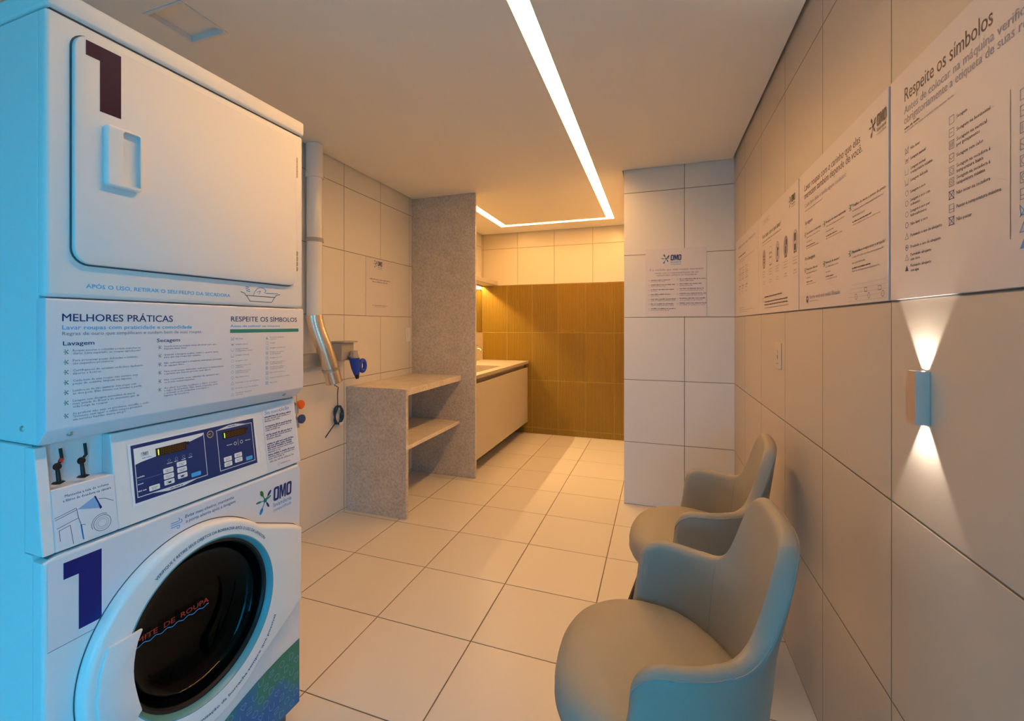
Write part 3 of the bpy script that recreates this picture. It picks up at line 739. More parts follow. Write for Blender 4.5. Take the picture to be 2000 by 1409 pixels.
for k, tx in enumerate(SYM_R):
    z = 1.2884 - k * .0152
    (care_icon(p3, .540, z, .0048, 8, M['paleblue']) if k == 0 else dry_icon(p3, .540, z, .0044, k - 1, M['paleblue']))
    for q, t_ in enumerate(tx.split('|')): p3.text(.5513, z + (.0 if '|' not in tx else .0022) - .0016 - q * .0055, .0040, t_, GT, len(t_) * .0029, 0, res=1)
p3.build('lettering', panel)

# ---- washing machine
wm = thing('washing_machine', 'white front loading washing machine under the stacked dryer, with control console and round door', 'washing machine', SO, SR)
U0, U1 = -.004, .683
wb = MB()
for p in (((-.70, U0, .05), (-.0612, U0 + .012, 1.0855)), ((-.70, U1 - .012, .05), (-.0612, U1, 1.0855)), ((-.0612, U0, .05), (-.032, U0 + .012, .8728)), ((-.0612, U1 - .012, .05), (-.032, U1, .8728)), ((-.70, U0 + .012, .05), (-.688, U1 - .012, 1.0855)), ((-.688, U0 + .012, .05), (-.032, U1 - .012, .062)), ((-.688, U0 + .012, 1.070), (-.078, U1 - .012, 1.0855))): wb.box(*p)
wb.build('body', M['enamel'], wm)
for fx, fy in ((-.65, .05), (-.65, .63), (-.08, .05), (-.08, .63)):
    MB().lathe([(0, 0), (.026, 0), (.026, .012), (.010, .018), (.010, .05)], 16, Matrix.Translation((fx, fy, .0005))).build('foot', M['rubber'], wm, True)
# console: slanting front
SL = .14
def cx(z): return -(z - .874) * SL
cn = MB()
def wedge(y0, y1, z0, z1, back=-.06, inset=0):
    cn.prism([(back, z0), (cx(z0) - inset, z0), (cx(z1) - inset, z1), (back, z1)], 1, y0, y1, .0015, 1)
wedge(U0, .0165, .874, 1.0835); wedge(.1305, U1, .874, 1.0835); wedge(.0165, .1305, .874, .996)
cn.box((-.075, .014, .99), (-.060, .135, 1.0835))
console = cn.build('control_console', M['enamel2'], wm)
MB().prism([(-.0605, .996), (-.0565, .996), (-.0565, 1.0825), (-.0605, 1.0825)], 1, .0170, .1300).build('lever_recess', M['white_plastic'], console)
def slan(p): p.map = lambda x, y: (x, (y - .874) * math.sqrt(1 + SL * SL)); return p
def SP(lift): return slan(Print((lift, 0, .874), (0, 1, 0), (-SL, 0, 1), .0003))
def sl3(y, z, d): return (cx(z) + d, y, z)
for pts, kb, base in (([(.0413, 1.0735), (.0425, 1.051), (.0335, 1.0405), (.0345, 1.0085)], (.0325, 1.0395), (.0236, .0449)), ([(.0846, 1.074), (.0853, 1.050), (.0760, 1.0410), (.0772, 1.009)], (.0745, 1.0400), (.067, .0876))):
    lv = MB().tube([sl3(y, z, -.006) for y, z in pts], [.0030, .0030, .0034, .0042], 10)
    lv.lathe([(0, .004), (.006, .003), (.0076, -.002), (.005, -.006), (0, -.007)], 16, Matrix.Translation(sl3(*kb, -.002)) @ Matrix.Rotation(R(82), 4, 'Y'))
    lv.prism([(base[0], 1.0055), (base[0] + .004, 1.0085), (base[1] - .004, 1.0090), (base[1], 1.0068), ((base[0] + base[1]) / 2, 1.0030)], 0, cx(1.006) - .012, cx(1.006) - .002)
    lv.build('dispenser_lever', M['black'], console, True)
MB().tube([sl3(.0424, 1.0525, -.0058), sl3(.0390, 1.0465, -.0055)], .0042, 10).build('red_sleeve', M['redtext'], console, True)
# front panel with the opening, door and drum
C = (.330, .560); NR = 120
circ = lambda r, n=NR, c=C: [(c[0] + r * math.cos(2 * math.pi * k / n), c[1] + r * math.sin(2 * math.pi * k / n)) for k in range(n)]
ww = MB(); ring_plate(ww, ray_hull(C, rrect(U0, .075, U1, .868, .006, 2), NR), circ(.195), -.031, 0, bev=.008)
front = ww.build('front_panel', M['enamel2'], wm, True)
MB().box((-.05, U0 + .012, .862), (-.010, U1 - .012, .8745)).build('console_gap_shade', M['seam'], wm)
MB().box((-.08, U0 + .02, .012), (-.045, U1 - .02, .074)).build('kick_plate', M['seam'], wm)
sp_ = Print((0, 0, 0), (0, 1, 0), (0, 0, 1), .0006)
ya, yb, n_ = U0 + .008, U1 - .008, 60                        # film above the seam line, cut around the door opening
zl = lambda y: max(.683, C[1] + math.sqrt(max(0, .235 ** 2 - (y - C[0]) ** 2))) if abs(y - C[0]) < .235 else .683
for k in range(n_):
    y0_, y1_ = ya + (yb - ya) * k / n_, ya + (yb - ya) * (k + 1) / n_; sp_.poly([(y0_, zl(y0_)), (y1_, zl(y1_)), (y1_, .860), (y0_, .860)], M['sticker'])
sp_.line([(U0 + .008, .683), (.1, .683)], .0012, M['greytext'], 1)
sp_.poly(ONE(.0294, .699, .068, .149), M['navy'], 1)
sp_.text(.2832, .8405, .0078, 'Evite mau cheiro, mantenha', NV, .142, .002, lay=1, slant=.18)
sp_.text(.2851, .8275, .0078, 'a porta aberta após a lavagem.', NV, .147, .002, lay=1, slant=.18)
for k, (y_, L_) in enumerate(((.8395, .018), (.8345, .024), (.829, .018))):
    sp_.line([(.248, y_), (.248 + L_, y_)], .0016, M['blueprint'], 1)
    sp_.ring(.248 + L_, y_ + (.0035 if k < 2 else -.0035), .0035, .0035, .0016, M['blueprint'], 1, 12, -90 if k < 2 else 90, 90 if k < 2 else -180)
sp_.omo(.5657, .7815, .0425)
dc = [(.10, .080), (.22, .15), (.30, .197), (.36, .225), (.42, .246), (.48, .262), (.54, .275), (.60, .284), (.676, .290), (.676, .080)]
sp_.poly(dc, M['decal'], 0)
rnd = random.Random(3); PB = M['paleblue']
for i in range(13):
    for j in range(8):
        y_ = .15 + i * .041 + (j % 2) * .02; z_ = .098 + j * .026
        if z_ > hermite([p[0] for p in dc[:9]], [p[1] for p in dc[:9]], y_) - .016 or y_ > .662: continue
        k = (i * 3 + j * 2) % 5
        if k == 0: sp_.ring(y_, z_, .010, .0085, .0012, PB, 1, 14)
        elif k == 1: sp_.line([(y_, z_ - .009), (y_ - .010, z_ + .003), (y_ - .006, z_ + .009), (y_, z_ + .005), (y_ + .006, z_ + .009), (y_ + .010, z_ + .003)], .0012, PB, 1, True)
        elif k == 2: sp_.line([(y_ - .009, z_ + .008), (y_ + .007, z_ + .008), (y_ + .007, z_), (y_ - .009, z_), (y_ - .009, z_ - .008), (y_ + .008, z_ - .008)], .0012, PB, 1)
        elif k == 3: sp_.ring(y_ - .002, z_, .009, .009, .0012, PB, 1, 12, -90, 90).line([(y_ - .002, z_ + .009), (y_ - .010, z_ + .009), (y_ - .010, z_ - .009), (y_ - .002, z_ - .009)], .0012, PB, 1)
        else: sp_.ring(y_, z_ - .001, .009, .009, .0012, PB, 1, 12, 180, 360).line([(y_ - .009, z_ - .001), (y_ - .009, z_ + .008)], .0012, PB, 1).line([(y_ + .009, z_ - .001), (y_ + .009, z_ + .008)], .0012, PB, 1)
sp_.build('lettering', front)
DC, DRr = (.315, .545), .267
hull = []
ang = lambda p: math.atan2(p[1] - DC[1], p[0] - DC[0])
for k in range(260):
    a = R(48) + R(360 - 96) * k / 259; hull.append((DC[0] + DRr * math.cos(a), DC[1] + DRr * math.sin(a)))
hull += [(.640, .424), (.662, .432), (.662, .668), (.640, .684)]
dmb = MB(); ring_plate(dmb, ray_hull(C, hull, NR), circ(.208), .0012, .030, bev=.014)
wdoor = dmb.build('door', M['white_plastic'], wm, True)
gmb = MB(); g_out = [(DC[0] + (p[0] - DC[0]) * 1.009, DC[1] + (p[1] - DC[1]) * 1.009) for p in ray_hull(C, hull, NR)]
ring_plate(gmb, g_out, circ(.21), .0004, .0011); gmb.build('door_gap_shade', M['seam'], wm)  # thin dark plate as painted shade along the door outline
def xl(prof, n=72): # lathe about local x through C
    return MB().lathe(prof, n, Matrix.Translation((0, C[0], C[1])) @ Matrix.Rotation(R(90), 4, 'Y'))
xl([(.2085, .004), (.2085, .0298), (.2050, .0305), (.1985, .020), (.1955, .010), (.1955, .002)]).build('window_bevel', M['teal'], wdoor, True)
xl([(.196, .014), (.190, .013), (.186, .004), (.181, -.018), (.181, -.024), (.1965, -.024)]).build('window_ring', M['black'], wdoor, True)
gp_ = [(.185, .006), (.179, -.018), (.166, -.034), (.140, -.045), (.10, -.052), (.05, -.0545), (0, -.055)]
xl(gp_ + [(0, -.059), (.05, -.0585), (.10, -.056), (.142, -.049), (.169, -.0375), (.183, -.020), (.189, .006), (.185, .006)], 96).build('door_glass', M['glass'], wdoor, True)
hpz = [(.090, .6448), (.1605, .6448), (.1500, .6225), (.1450, .6025), (.1420, .5820), (.1410, .5620), (.1425, .5400), (.1465, .5165), (.1520, .4900), (.1590, .4630), (.1350, .4420), (.1150, .4380), (.088, .462), (.0745, .500), (.0700, .540), (.0745, .590)]
MB().prism(hpz, 0, .0285, .0365, .002, 2).build('handle_plate', M['enamel2'], wdoor, True)
xl([(.205, -.034), (.205, -.42), (0, -.42)], 72).build('drum', M['drum'], wm, True)
xl([(.195, -.003), (.205, -.030), (.205, -.034), (.190, -.034)], 72).build('door_gasket', M['rubber'], wm, True)
pr_ = Print((-.0445, 0, 0), (0, 1, 0), (0, 0, 1))
pr_.map = lambda x, y: (x, y)
pr_.text(.178, .5655, .0125, 'LIMITE  DE  ROUPA', M['redtext'], .205, .016)
pr_.line([(.178 + k * .004, .5585 + .0022 * math.sin(k * .9)) for k in range(52)], .0020, M['lightblue'])
pr_.build('lettering', wdoor)
pa = Print((.0302, 0, 0), (0, 1, 0), (0, 0, 1))
Lr = .2205; A0 = R(128)
pa.map = lambda x, y: (C[0] + (Lr + y) * math.cos(A0 - x / Lr), C[1] + (Lr + y) * math.sin(A0 - x / Lr))
pa.text(0, 0, .0072, 'VERIFIQUE E RETIRE SEUS OBJETOS DA BORRACHA APÓS O USO DA LAVADORA', NV, Lr * R(90), .010)
pa.build('upper_lettering', wdoor)
pa = Print((.0302, 0, 0), (0, 1, 0), (0, 0, 1))
A1, L2 = R(-128), .2440
pa.map = lambda x, y: (C[0] + (L2 - y) * math.cos(A1 + x / L2), C[1] + (L2 - y) * math.sin(A1 + x / L2))
pa.text(0, 0, .0074, 'É necessária a higienização da borracha sempre que possível', NV, L2 * R(101), .016)
pa.build('lower_lettering', wdoor)

# console printing
ci = SP(.0004)
ci.poly([(.1631, 1.0520), (.5135, 1.0510), (.5225, .9145), (.1640, .9105)], M['white'])
CB = M['consoleblue']; WH = M['white']
ci.poly([(.1695, 1.0480), (.5117, 1.0480), (.5117, .9168), (.1695, .9168)], CB, 1)
ci.line([(.1755, .9285), (.1755, 1.0390), (.3505, 1.0390), (.3505, .9285)], .0016, M['offwhite'], 2, True)
ci.line([(.3890, .9270), (.3890, 1.0365), (.5040, 1.0365), (.5040, .9270)], .0016, M['offwhite'], 2, True)
ci.poly([(.1760, 1.0385), (.1760, 1.0030), (.1900, 1.0062), (.2222, 1.0100), (.2650, 1.0160), (.3080, 1.0247), (.3470, 1.0330), (.3500, 1.0385)], WH, 2)
ci.poly([(.385, 1.0365), (.428, 1.0440), (.450, 1.0440), (.490, 1.0365)], M['offwhite'], 2)
ci.poly([(.205, .9285), (.245, .9215), (.285, .9215), (.325, .9285)], M['offwhite'], 2)
ci.words(.425, 1.039, .03, .0032, NV, 3); ci.words(.250, .9238, .036, .0032, NV, 3)
ci.omo(.1905, 1.0180, .0092, None, False); ci.words(.192, 1.0125, .022, .0028, M['blueprint'], 3)
for x0, n in ((.2240, 8), (.4055, 8)):
    ww_ = .0768; ci.rect(x0, 1.0088, ww_, .0195, M['lcd'], 3); ci.rect(x0 + ww_ - .001, 1.0195, .009, .0075, M['black'], 3)
    for k in range(1, n):
        q = x0 + .004 + k * .0088
        for dx, dy, w_, h_ in ((0, .0035, .0009, .0055), (0, .0100, .0009, .0055), (.005, .0035, .0009, .0055), (.005, .0100, .0009, .0055), (.001, .003, .004, .0009), (.001, .0092, .004, .0009), (.001, .0152, .004, .0009)): ci.rect(q + dx, 1.0088 + dy, w_, h_, M['lcddim'], 4)
    ci.rect(x0 + .0050, 1.0088 + .0030, .0022, .0135, M['lcdon'], 5)
def btn(x, y, w_, h_, m=WH, t_=True):
    ci.rrect(x, y, w_, h_, .0022, m, 3)
    if t_: ci.words(x + .005, y + h_ * .52, w_ - .010, .0022, GT, 4); ci.words(x + .006, y + h_ * .24, w_ - .013, .0022, GT, 4)
btn(.2015, .9335, .0250, .0118); btn(.2372, .9640, .0252, .0118); btn(.2372, .9500, .0252, .0118); btn(.2372, .9358, .0252, .0118)
btn(.2715, .9705, .0250, .0118); btn(.2715, .9560, .0250, .0118); btn(.2715, .9410, .0250, .0118)
btn(.3065, .9345, .0262, .0105, M['lightblue'], False)
btn(.4025, .9475, .0250, .0120); btn(.4025, .9335, .0250, .0120); btn(.4365, .9500, .0250, .0120); btn(.4365, .9360, .0250, .0120); btn(.4735, .9325, .0225, .0105, M['lightblue'], False)
for x_, y_ in ((.247, .9385), (.2795, .9435)): ci.rect(x_, y_, .007, .004, NV, 5)
for x_ in (.2539, .2722, .2910, .3093): ci.ring(x_, .9925, .0035, .0030, .0008, M['paleblue'], 3, 10); ci.words(x_ - .006, .9850, .013, .0028, M['offwhite'], 3)
for x_ in (.4242, .4851): ci.words(x_ - .008, .9888, .016, .0032, M['offwhite'], 3)
for x_ in (.4432, .4640): ci.ring(x_, .9895, .0042, .0042, .0014, M['offwhite'], 3, 10)
ci.rect(.4525, .9820, .0008, .0180, M['offwhite'], 3)
for y_, w_ in ((.9715, .0165), (.9558, .0120), (.9398, .0170)): ci.words(.1775, y_, w_, .0034, M['offwhite'], 3)
ci.rect(.178, .9655, .055, .0005, M['paleblue'], 3)
ci.ring(.3694, 1.0312, .0085, .0085, .0026, M['gold'], 3, 24); ci.text(.3694, 1.0290, .0050, '7', M['gold'], None, .02, 'C', 3); ci.rect(.3640, 1.0300, .0045, .0026, M['gold'], 3)
for x_, y_ in ((.233, .968), (.233, .954), (.2685, .944)): ci.ell(x_, y_, .0011, .0011, M['leafgreen'], 3, 8)
ci.build('control_overlay', console)
# paper notice on the console
pn = SP(.0008)
pn.poly([(.5480, 1.0715), (.6715, 1.0700), (.6765, .8775), (.5478, .8815)], M['sticker'])
pn.text(.5560, 1.0500, .0110, 'Seu novo', M['lightblue'], .052, .012, lay=1, slant=.25); pn.text(.6120, 1.0515, .0110, 'ciclo', M['blueprint'], .042, .016, lay=1, slant=.25)
for z, rows in ((1.040, 3), (1.012, 3), (.986, 3), (.958, 5), (.925, 3)):
    for q in range(rows): pn.words(.5530, z - q * .0062, (.108, .105, .060 if rows < 5 else .10, .106, .05)[q], .0052, NV if q == 0 or rows == 5 and q < 3 else GT, 1)
pn.words(.556, .9035, .100, .0060, M['palegrey'], 1, None, .95); pn.ring(.590, .891, .004, .004, .001, M['palegrey'], 1, 10); pn.words(.598, .889, .038, .005, M['palegrey'], 1)
pn.build('paper_notice', console)
# dispenser sheet below the levers
ds = SP(.0005)
ds.poly([(.0175, .9945), (.1298, .9945), (.1305, .8785), (.0180, .8805)], M['sticker'])
ds.text(.079, .9755, .0052, 'Mantenha a tela do volume', NV, .080, .004, 'C', 1, 1); ds.text(.079, .9665, .0052, 'e filtros de dosadora na câmara', NV, .088, .006, 'C', 1, 1)
ds.poly([(.0584, .9445), (.0905, .9600), (.0985, .9440), (.1000, .9330)], M['paleblue'], 1).poly([(.0895, .9610), (.0925, .9610), (.0985, .9440), (.1030, .9330), (.0985, .9310), (.0960, .9430)], NV, 2)
for L_ in ([(.0195, .9400), (.0560, .9480)], [(.0200, .9360), (.0565, .9440)], [(.0220, .9190), (.0580, .9270)], [(.0570, .9470), (.0590, .9270), (.0620, .9150), (.0645, .8830)], [(.0255, .8935), (.0250, .9140), (.0440, .9180), (.0470, .8800)], [(.062, .912), (.070, .910)], [(.098, .953), (.110, .950), (.125, .940)]): ds.line(L_, .0009, NV, 1)
ds.poly([(.0615, .9110), (.0640, .9110), (.0660, .8810), (.0635, .8810)], M['blueprint'], 1)
for r in (.0085, .0120, .0165, .0200): ds.ring(.1010, .9010, r, r * .97, .0009, NV if r > .013 else M['palegrey'], 1, 30, *((0, 360) if r < .019 else (60, 200)))
ds.build('dispenser_sheet', console)

# ---------------------------------------------------------------- posters
def poster(name, label, group, p0, p1, org, right, nrm, pm='paper_light'):
    t = thing(name, label, 'poster', tuple((a + b) / 2 for a, b in zip(p0, p1)), 0, group)
    rel(MB().box(p0, p1, .0006, 1).build('board', M[pm], t), t)
    return t, Print(org, right, (0, 0, 1), .0004)
GRP = 'large notice boards in a row on the right wall'
PX, PT = .5025, 1.3845
BR, GB, FN = M['brown'], M['greyblue'], M['faint']
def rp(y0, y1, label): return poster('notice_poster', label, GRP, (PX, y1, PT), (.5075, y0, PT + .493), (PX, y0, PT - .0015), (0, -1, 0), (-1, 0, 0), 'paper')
# nearest one
t, p = rp(1.3105, .606, 'large care symbols poster, nearest of the row on the right wall')
p.text(.064, .425, .0285, 'Respeite os símbolos', BR, .277, .003, res=3)
p.text(.062, .398, .0165, 'Antes de colocar na máquina verifique', GB, .372, .010); p.text(.062, .377, .0165, 'obrigatoriamente a etiqueta de suas roupas.', GB, .400, .010)
p.words(.064, .364, .060, .0055, BR, 0, 5); p.words(.064, .3575, .178, .0045, FN, 0, 6, .9)
TL = SYM_L + ['Permitido alvejante|com água']; ZL = (.317, .296, .271, .250, .226, .204, .181, .158, .134, .110, .089, .066)
TR = SYM_R[1:]; ZR = (.317, .294, .272, .248, .225, .204, .181, .157, .134)
for k, z in enumerate(ZL):
    care_icon(p, .073, z, .0072, (0, 1, 2, 3, 4, 4, 4, 6, 7, 5, 7, 8)[k], M['navytext'] if k in (7, 9, 11) else GB)
    q = TL[k].split('|')
    for i, s_ in enumerate(q): p.text(.089, z - .0030 + (.0042 if len(q) > 1 else 0) - i * .0095, .0062, s_, BR, len(s_) * .00405, .006, res=1)
for k, z in enumerate(ZR):
    dry_icon(p, .232, z, .0078, k, M['navytext'] if k in (6, 8) else GB)
    q = TR[k].split('|')
    for i, s_ in enumerate(q): p.text(.247, z - .0030 + (.0042 if len(q) > 1 else 0) - i * .0095, .0062, s_, BR, len(s_) * .0042, .006, res=1)
p.rect(.3795, .075, .0011, .226, BR)
for k in range(10):
    (dry_icon if k < 7 else care_icon)(p, .408, .283 - k * .0243, .0085, (0, 1, 2, 3, 4, 5, 7, 0, 7, 8)[k], GB if k < 7 else M['blueprint'])
    p.words(.424, .280 - k * .0243, .10, .0060, BR)
rel(p.build('lettering', t), t)
# second
t, p = rp(2.0245, 1.3215, 'large laundry tips poster with a camera notice, second of the row from the front')
p.text(.066, .424, .0225, 'Lavar roupas com o carinho que elas', BR, .481, .002, res=3); p.text(.066, .396, .0225, 'merecem também depende de você.', BR, .494, .002, res=3)
p.text(.070, .364, .0135, 'Cuide bem delas e tenha alguns cuidados:', GB, .382, .004); p.words(.070, .349, .19, .0055, FN, 0, 9, .9)
p.omo(.645, .425, .0285, BR)
p.text(.070, .302, .0125, 'Secagem', BR, .085, .004); p.rect(.072, .292, .014, .0012, BR); p.text(.072, .174, .0125, 'Pré-lavagem', BR, .108, .004); p.rect(.073, .163, .014, .0012, BR)
for x0, z, tx, wd in ((.088, .2645, 'Escurinhas e coloridas', .152), (.289, .2645, 'Roupas de cama separadas', .160), (.497, .2655, 'Toalhas de mesa e panos de prato', .194), (.088, .138, 'Manchas fáceis', .118), (.286, .138, 'Remoção do excesso!', .115), (.494, .140, 'Mantenha a roupa seca e arejada!', .194)):
    mini_omo(p, x0 - .014, z + .002, .0085)
    p.text(x0, z, .0075, tx, BR, wd, .016, res=1); p.words(x0, z - .013, wd * .95, .0055, FN); p.words(x0, z - .029, wd * .42, .0055, FN)
    p.words(x0, z - .043, wd * .6, .0050, BR); p.words(x0, z - .051, wd * .85, .0045, FN)
p.line([(.098, .060), (.098, .045)], .0014, BR).ring(.098, .035, .010, .010, .0045, BR, 0, 16).ell(.098, .032, .004, .004, BR, 1, 10)
p.text(.125, .0365, .0125, 'Sorria, você está sendo filmado.', GB, .284, .008); p.words(.125, .026, .09, .004, FN)
for x, z in ((.521, .021), (.600, .020), (.676, .020)): p.ring(x, z, .007, .007, .0012, BR, 0, 14)
for x, z in ((.581, .036), (.660, .035)): p.line([(x - .008, z - .005), (x + .008, z - .005), (x + .008, z + .005), (x - .008, z + .005)], .0012, BR, 0, True)
for k in range(5): p.line([(.46 + k * .008, .010 + k * .011), (.695, .010 + k * .011)], .0006, FN)
rel(p.build('lettering', t), t)
# third
t, p = rp(2.7505, 2.0365, 'large poster with a row of pill shaped pictures, third of the row from the front')
p.line([(.104, .442), (.104, .462), (.245, .462), (.245, .442)], .0016, FN, 0, True).words(.125, .4485, .10, .008, FN)
p.text(.089, .3735, .0205, 'Você sabe com o que lavar?', BR, .365, .006); p.words(.094, .352, .37, .0085, GB); p.words(.094, .338, .19, .0055, FN)
p.omo(.624, .428, .0270, BR)
for k, (x, z) in enumerate(((.132, .270), (.268, .268), (.399, .268), (.537, .268), (.673, .267))):
    p.rrect(x - .030, z - .043, .060, .086, .029, (FN, M['paper'], M['palegrey'], GB, M['palegrey'])[k]); p.line([(x - .030 + .060 * (i in (1, 2)), z) for i in ()] or [(x, z - .0435), (x, z - .0434)], .001, BR)
    p.ring(x, z + .014, .0295, .0295, .0014, BR, 1, 14, 0, 180).ring(x, z - .014, .0295, .0295, .0014, BR, 1, 14, 180, 360).line([(x - .0295, z - .014), (x - .0295, z + .014)], .0014, BR, 1).line([(x + .0295, z - .014), (x + .0295, z + .014)], .0014, BR, 1)
    for a, b, w_, h_ in (((-.014, -.02, .028, .004), (-.014, -.005, .028, .004), (-.014, .01, .028, .004)), ((-.016, .008, .010, .010), (.006, .008, .010, .010), (-.016, -.012, .010, .010), (.006, -.012, .010, .010)), ((-.006, -.02, .012, .04), (.006, .004, .012, .012)), ((-.010, -.028, .014, .03), (.000, .006, .018, .022)), ((-.014, .002, .026, .030), (-.012, -.034, .022, .024)))[k]:
        p.rect(x + a, z + b, w_, h_, BR, 2)
    p.words(x - .020, .2235, .040, .0085, BR); p.words(x - .035, .205, .065, .005, FN); p.words(x - .035, .193, .055, .005, FN); p.words(x - .035, .181, .060, .005, FN); p.words(x - .02, .155, .036, .006, FN); p.words(x - .03, .145, .055, .004, FN)
p.ring(.112, .066, .010, .010, .0012, BR, 0, 14); p.words(.142, .078, .335, .0075, BR); p.words(.142, .054, .42, .0075, BR); p.words(.142, .040, .42, .0075, BR); p.words(.142, .026, .44, .0055, FN)
rel(p.build('lettering', t), t)
# fourth, in the corner
t, p = rp(3.4640, 2.7525, 'large poster in the far corner of the right wall, last of the row')
p.text(.085, .431, .0165, 'Saiba onde usar: lavadora', GB, .540, .006); p.words(.097, .374, .235, .0105, BR); p.words(.129, .349, .475, .006, FN); p.words(.129, .337, .20, .005, FN)
for x in (.144, .249, .374):
    for k in range(7): p.words(x - .040, .296 - k * .0115, .082, .0055, BR if k % 3 == 0 else FN)
    p.words(x - .03, .184, .060, .009, BR); p.words(x - .03, .170, .050, .006, BR); p.words(x - .03, .150, .055, .005, FN); p.words(x - .03, .142, .04, .005, FN)
p.ring(.115, .035, .011, .011, .0012, FN, 0, 12); p.words(.145, .048, .14, .006, FN); p.words(.145, .036, .42, .0055, FN); p.words(.145, .025, .25, .0045, FN)
rel(p.build('lettering', t), t)
# end wall
t, p = poster('rules_poster', 'white square rules poster with a blue logo on the narrow end wall', None, (-.068, 3.5765, 1.388), (.335, 3.5805, 1.876), (-.068, 3.5765, 1.383), (1, 0, 0), (0, -1, 0))
p.omo(.169, .407, .0405)
p.text(.207, .336, .0150, 'É o cuidado que suas roupas merecem:', M['greytext'], .354, .004, 'C'); p.text(.207, .313, .0135, 'conte com a responsabilidade de um', M['greytext'], .290, .004, 'C'); p.text(.207, .297, .0135, 'consumidor sempre na lavanderia', M['greytext'], .264, .004, 'C')
for k in range(7):
    z = .2665 - k * .0345
    p.ring(.024, z, .0048, .0048, .0012, GB, 0, 10); p.words(.036, z, (.128, .165, .165, .135, .165, .160, .165)[k], .0075, M['navytext']); p.words(.036, z - .011, (.095, .10, .04, .06, .165, .155, .125)[k], .0070, GB if k in (4, 5) else FN)
    if k < 6: p.ring(.216, z + .003, .0048, .0048, .0012, GB, 0, 10); p.words(.229, z + .003, (.175, .145, .16, .172, .172, .170)[k], .0075, M['navytext']); p.words(.229, z - .009, (.095, .090, .155, .15, .15, .165)[k], .0070, GB)
rel(p.build('lettering', t), t)
# left wall
t, p = poster('small_notice_poster', 'small white upright notice with a blue logo on the left wall beside the partition', None, (-2.0805, 3.006, 1.4005), (-2.0765, 3.403, 1.853), (-2.0765, 3.006, 1.400), (0, 1, 0), (1, 0, 0))
p.omo(.157, .398, .0370); rel(p.build('logo', t), t)
p = Print((-2.0765, 3.006, 1.400), (0, 1, 0), (0, 0, 1)); p.words(.049, .283, .296, .0130, GB, 0, 4); p.words(.084, .264, .227, .0110, GB, 0, 8); rel(p.build('heading', t), t)
p = Print((-2.0765, 3.006, 1.400), (0, 1, 0), (0, 0, 1)); p.words(.084, .080, .220, .0070, GB, 0, 3); p.words(.110, .070, .165, .0060, FN, 0, 2); rel(p.build('footer', t), t)

# ---------------------------------------------------------------- tub chairs (local: faces -x)
XC0, ZA = 0.0, .648
CPH = [0, 10, 18, 24, 30, 35, 40, 46, 54, 68, 90]
CZ = [.886, .882, .868, .842, .795, .742, .695, .668, .656, .653, .653]
TH = .021
def shell_mesh():
    t = bmesh.new()
    S_ = []                                   # stations: (phi in degrees or 90 + forward distance)
    for k in range(0, 61): S_.append((90 * k / 60, 0.0))
    E = .036
    fw = [.008, .014, .019, .024, .028, .031, .0335, .0352, E]
    S_ += [(90.0, e) for e in fw]
    def crest(ph, e):
        z = hermite(CPH, CZ, ph)
        s_ = e - (E - .058)
        if ph > 78:
            d = e + R(90 - ph) * -.23
            q = max(0, (d - (E - .060)) / .060)
            z -= .060 * (1 - math.sqrt(max(0, 1 - min(1, q) ** 2)))
        return z
    def base(ph, e, z):
        c, s_ = math.cos(R(ph)), math.sin(R(ph))
        ax = .228 + .105 * (z - .47); ay = .290 - .045 * max(0, z - .50)
        nn = 2 + 1.5 * min(1, max(0, (z - .62) / .24)) if ph < 60 else 2
        if z < .47: ax -= .35 * (.47 - z) * .5; ay -= .30 * (.47 - z) * .5
        fwd = e + (.16 * (ZA - z) * max(0, (ph - 70) / 20) if ph > 70 else 0)
        pw_ = 2 / nn
        p = Vector((XC0 + ax * c ** pw_ - fwd if c > 1e-9 else XC0 - fwd, ay * s_ ** pw_ if s_ > 0 else 0))
        n = Vector((max(c, 0) ** (2 - pw_) / ax, max(s_, 0) ** (2 - pw_) / ay)).normalized()
        return p, n
    def section(ph, e, sg):
        zc = crest(ph, e); th = TH
        if ph >= 90: th = TH * math.sqrt(max(.05, 1 - (e / E) ** 4))
        prof = []
        zb = .372
        zt = zc - TH
        for k in range(11): z = zb + (zt - zb) * k / 10; prof.append((z, -1))
        for k in range(1, 8): a = math.pi * k / 8; prof.append((zt + TH * math.sin(a), -math.cos(a)))
        for k in range(11): z = zt + (zb - zt) * k / 10; prof.append((z, 1))
        out = []
        for z, f in prof:
            p, n = base(ph, e, min(z, zt) if abs(f) < 1 else z)
            q = p + n * th * f
            out.append(t.verts.new((q.x, q.y * sg, z)))
        return out
    secs = [section(ph, e, -1) for ph, e in S_[::-1]] + [section(ph, e, 1) for ph, e in S_[1:]]
    for A, B in zip(secs, secs[1:]):
        n = len(A)
        for i in range(n): j = (i + 1) % n; t.faces.new([A[i], A[j], B[j], B[i]])
    t.faces.new(secs[0]); t.faces.new(secs[-1][::-1])
    bmesh.ops.recalc_face_normals(t, faces=t.faces)
    # piping path on the outside of the crest
    pth = []
    for sg, seq in ((-1, S_[::-1]), (1, S_[1:])):
        for ph, e in seq:
            zc = crest(ph, e); th = TH if ph < 90 else TH * math.sqrt(max(.05, 1 - (e / E) ** 4))
            p, n = base(ph, e, zc - TH); q = p + n * th * .93
            pth.append((q.x, q.y * sg, zc - TH * .62))
    seams = []
    for sg in (-1, 1):
        zc = crest(46, 0) - .012
        seams.append([(lambda p, n: ((p - n * (TH - .0002)).x, (p - n * (TH - .0002)).y * sg, z))(*base(46, 0, min(z, zc - .012))) for z in [.45 + (zc - .012 - .45) * k / 8 for k in range(9)]])
    return t, pth, seams
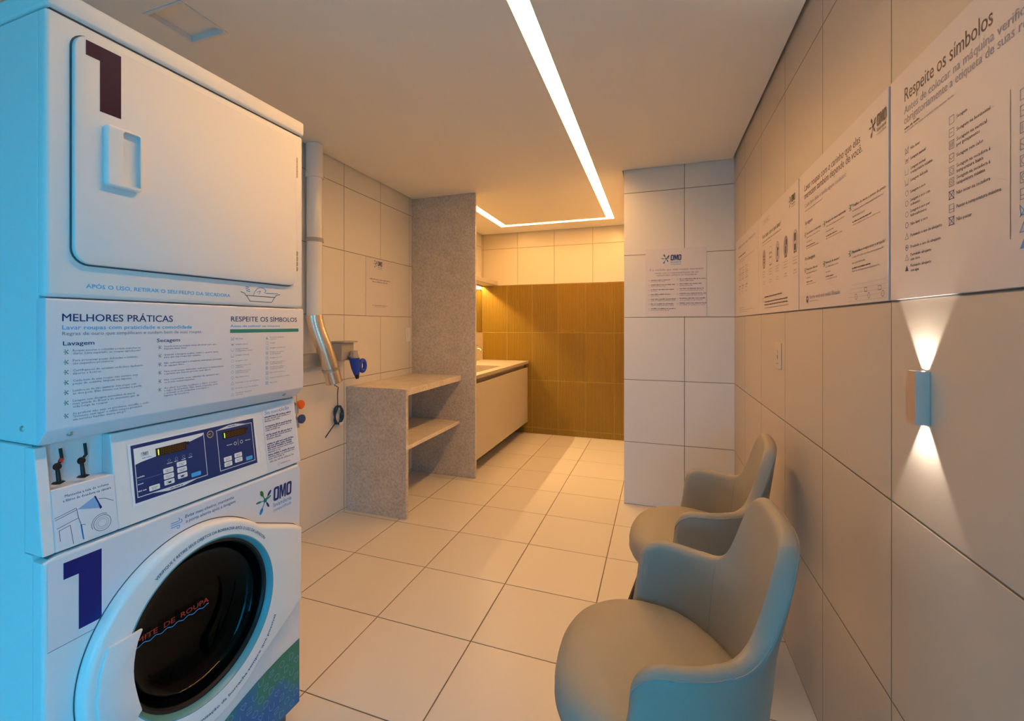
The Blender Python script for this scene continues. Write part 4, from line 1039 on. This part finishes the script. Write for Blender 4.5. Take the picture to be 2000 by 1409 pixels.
def seat_mesh():
    t = bmesh.new(); n = 96
    def loop(s_, z, ins=0):
        o = []
        for k in range(n):
            a = 2 * math.pi * k / n; c, q = math.cos(a), math.sin(a)
            fx = (abs(c) ** (2 / 2.35)) * (1 if c > 0 else -1); fy = (abs(q) ** (2 / 2.35)) * (1 if q > 0 else -1)
            ax = (.228 if c < 0 else .235) - ins; ay = (.278 if c < 0 else .274 - .10 * max(0, c) ** 2) - ins
            o.append(t.verts.new((-.020 + ax * s_ * fx, ay * s_ * fy, z)))
        return o
    L_ = [loop(1, .385, .045), loop(1, .372, .030), loop(1, .372, .016), loop(1, .380, .006), loop(1, .398, .000), loop(1, .425, -.002), loop(1, .446, .002), loop(1, .459, .010), loop(1, .468, .022), loop(.86, .4755), loop(.70, .480), loop(.5, .484), loop(.3, .486), loop(.1, .487)]
    t.faces.new(L_[0][::-1])
    for A, B in zip(L_, L_[1:]):
        for i in range(n): t.faces.new([A[i], A[(i + 1) % n], B[(i + 1) % n], B[i]])
    t.faces.new(L_[-1]); bmesh.ops.recalc_face_normals(t, faces=t.faces)
    ring = [(v.co.x, v.co.y, v.co.z) for v in L_[4]]
    return t, ring
def make_chair():
    c = thing('tub_chair', 'grey leatherette tub chair in the foreground, nearer of the two chairs along the right wall', 'chair', (0, 0, 0), 0, 'grey tub chairs along the right wall')
    t, pth, seams = shell_mesh()
    sh_ = MB(); sh_.add(t); so = sh_.build('backrest_shell', M['leather'], c, True)
    pm = MB().tube(pth, .0017, 6)
    for s_ in seams: pm.tube(s_, .0011, 6)
    pm.build('piping', M['piping'], so, True)
    t, ring = seat_mesh(); sm = MB(); sm.add(t); st = sm.build('seat', M['leather'], c, True)
    MB().tube([(p[0] * 1.0, p[1], p[2]) for p in ring], .0024, 6, closed=True).build('piping', M['piping'], st, True)
    MB().box((-.19, -.06, .350), (.12, .06, .3735), .01).build('seat_base', M['leg'], c)
    for x0, y0, x1, y1 in ((-.160, .025, -.285, .165), (-.160, -.025, -.285, -.165), (.08, .025, .185, .165), (.08, -.025, .185, -.165)):
        MB().tube([(x0, y0, .356), (x1, y1, .001)], [.020, .011], 16).build('leg', M['leg'], c, True)
    return c
ch = make_chair(); ch.location = (0, 1.268, 0); ch.rotation_euler = (0, 0, R(0))
def copy_thing(src):
    r = src.copy(); COL.objects.link(r)
    for k in list(src.children):
        a = k.copy(); COL.objects.link(a); a.parent = r
        for g in list(k.children):
            b = g.copy(); COL.objects.link(b); b.parent = a
    return r
c2 = copy_thing(ch); c2.location = (.147, 2.116, 0); c2.rotation_euler = (0, 0, R(-6.5))
c2['label'] = 'grey leatherette tub chair further back, standing behind the nearer chair along the right wall'
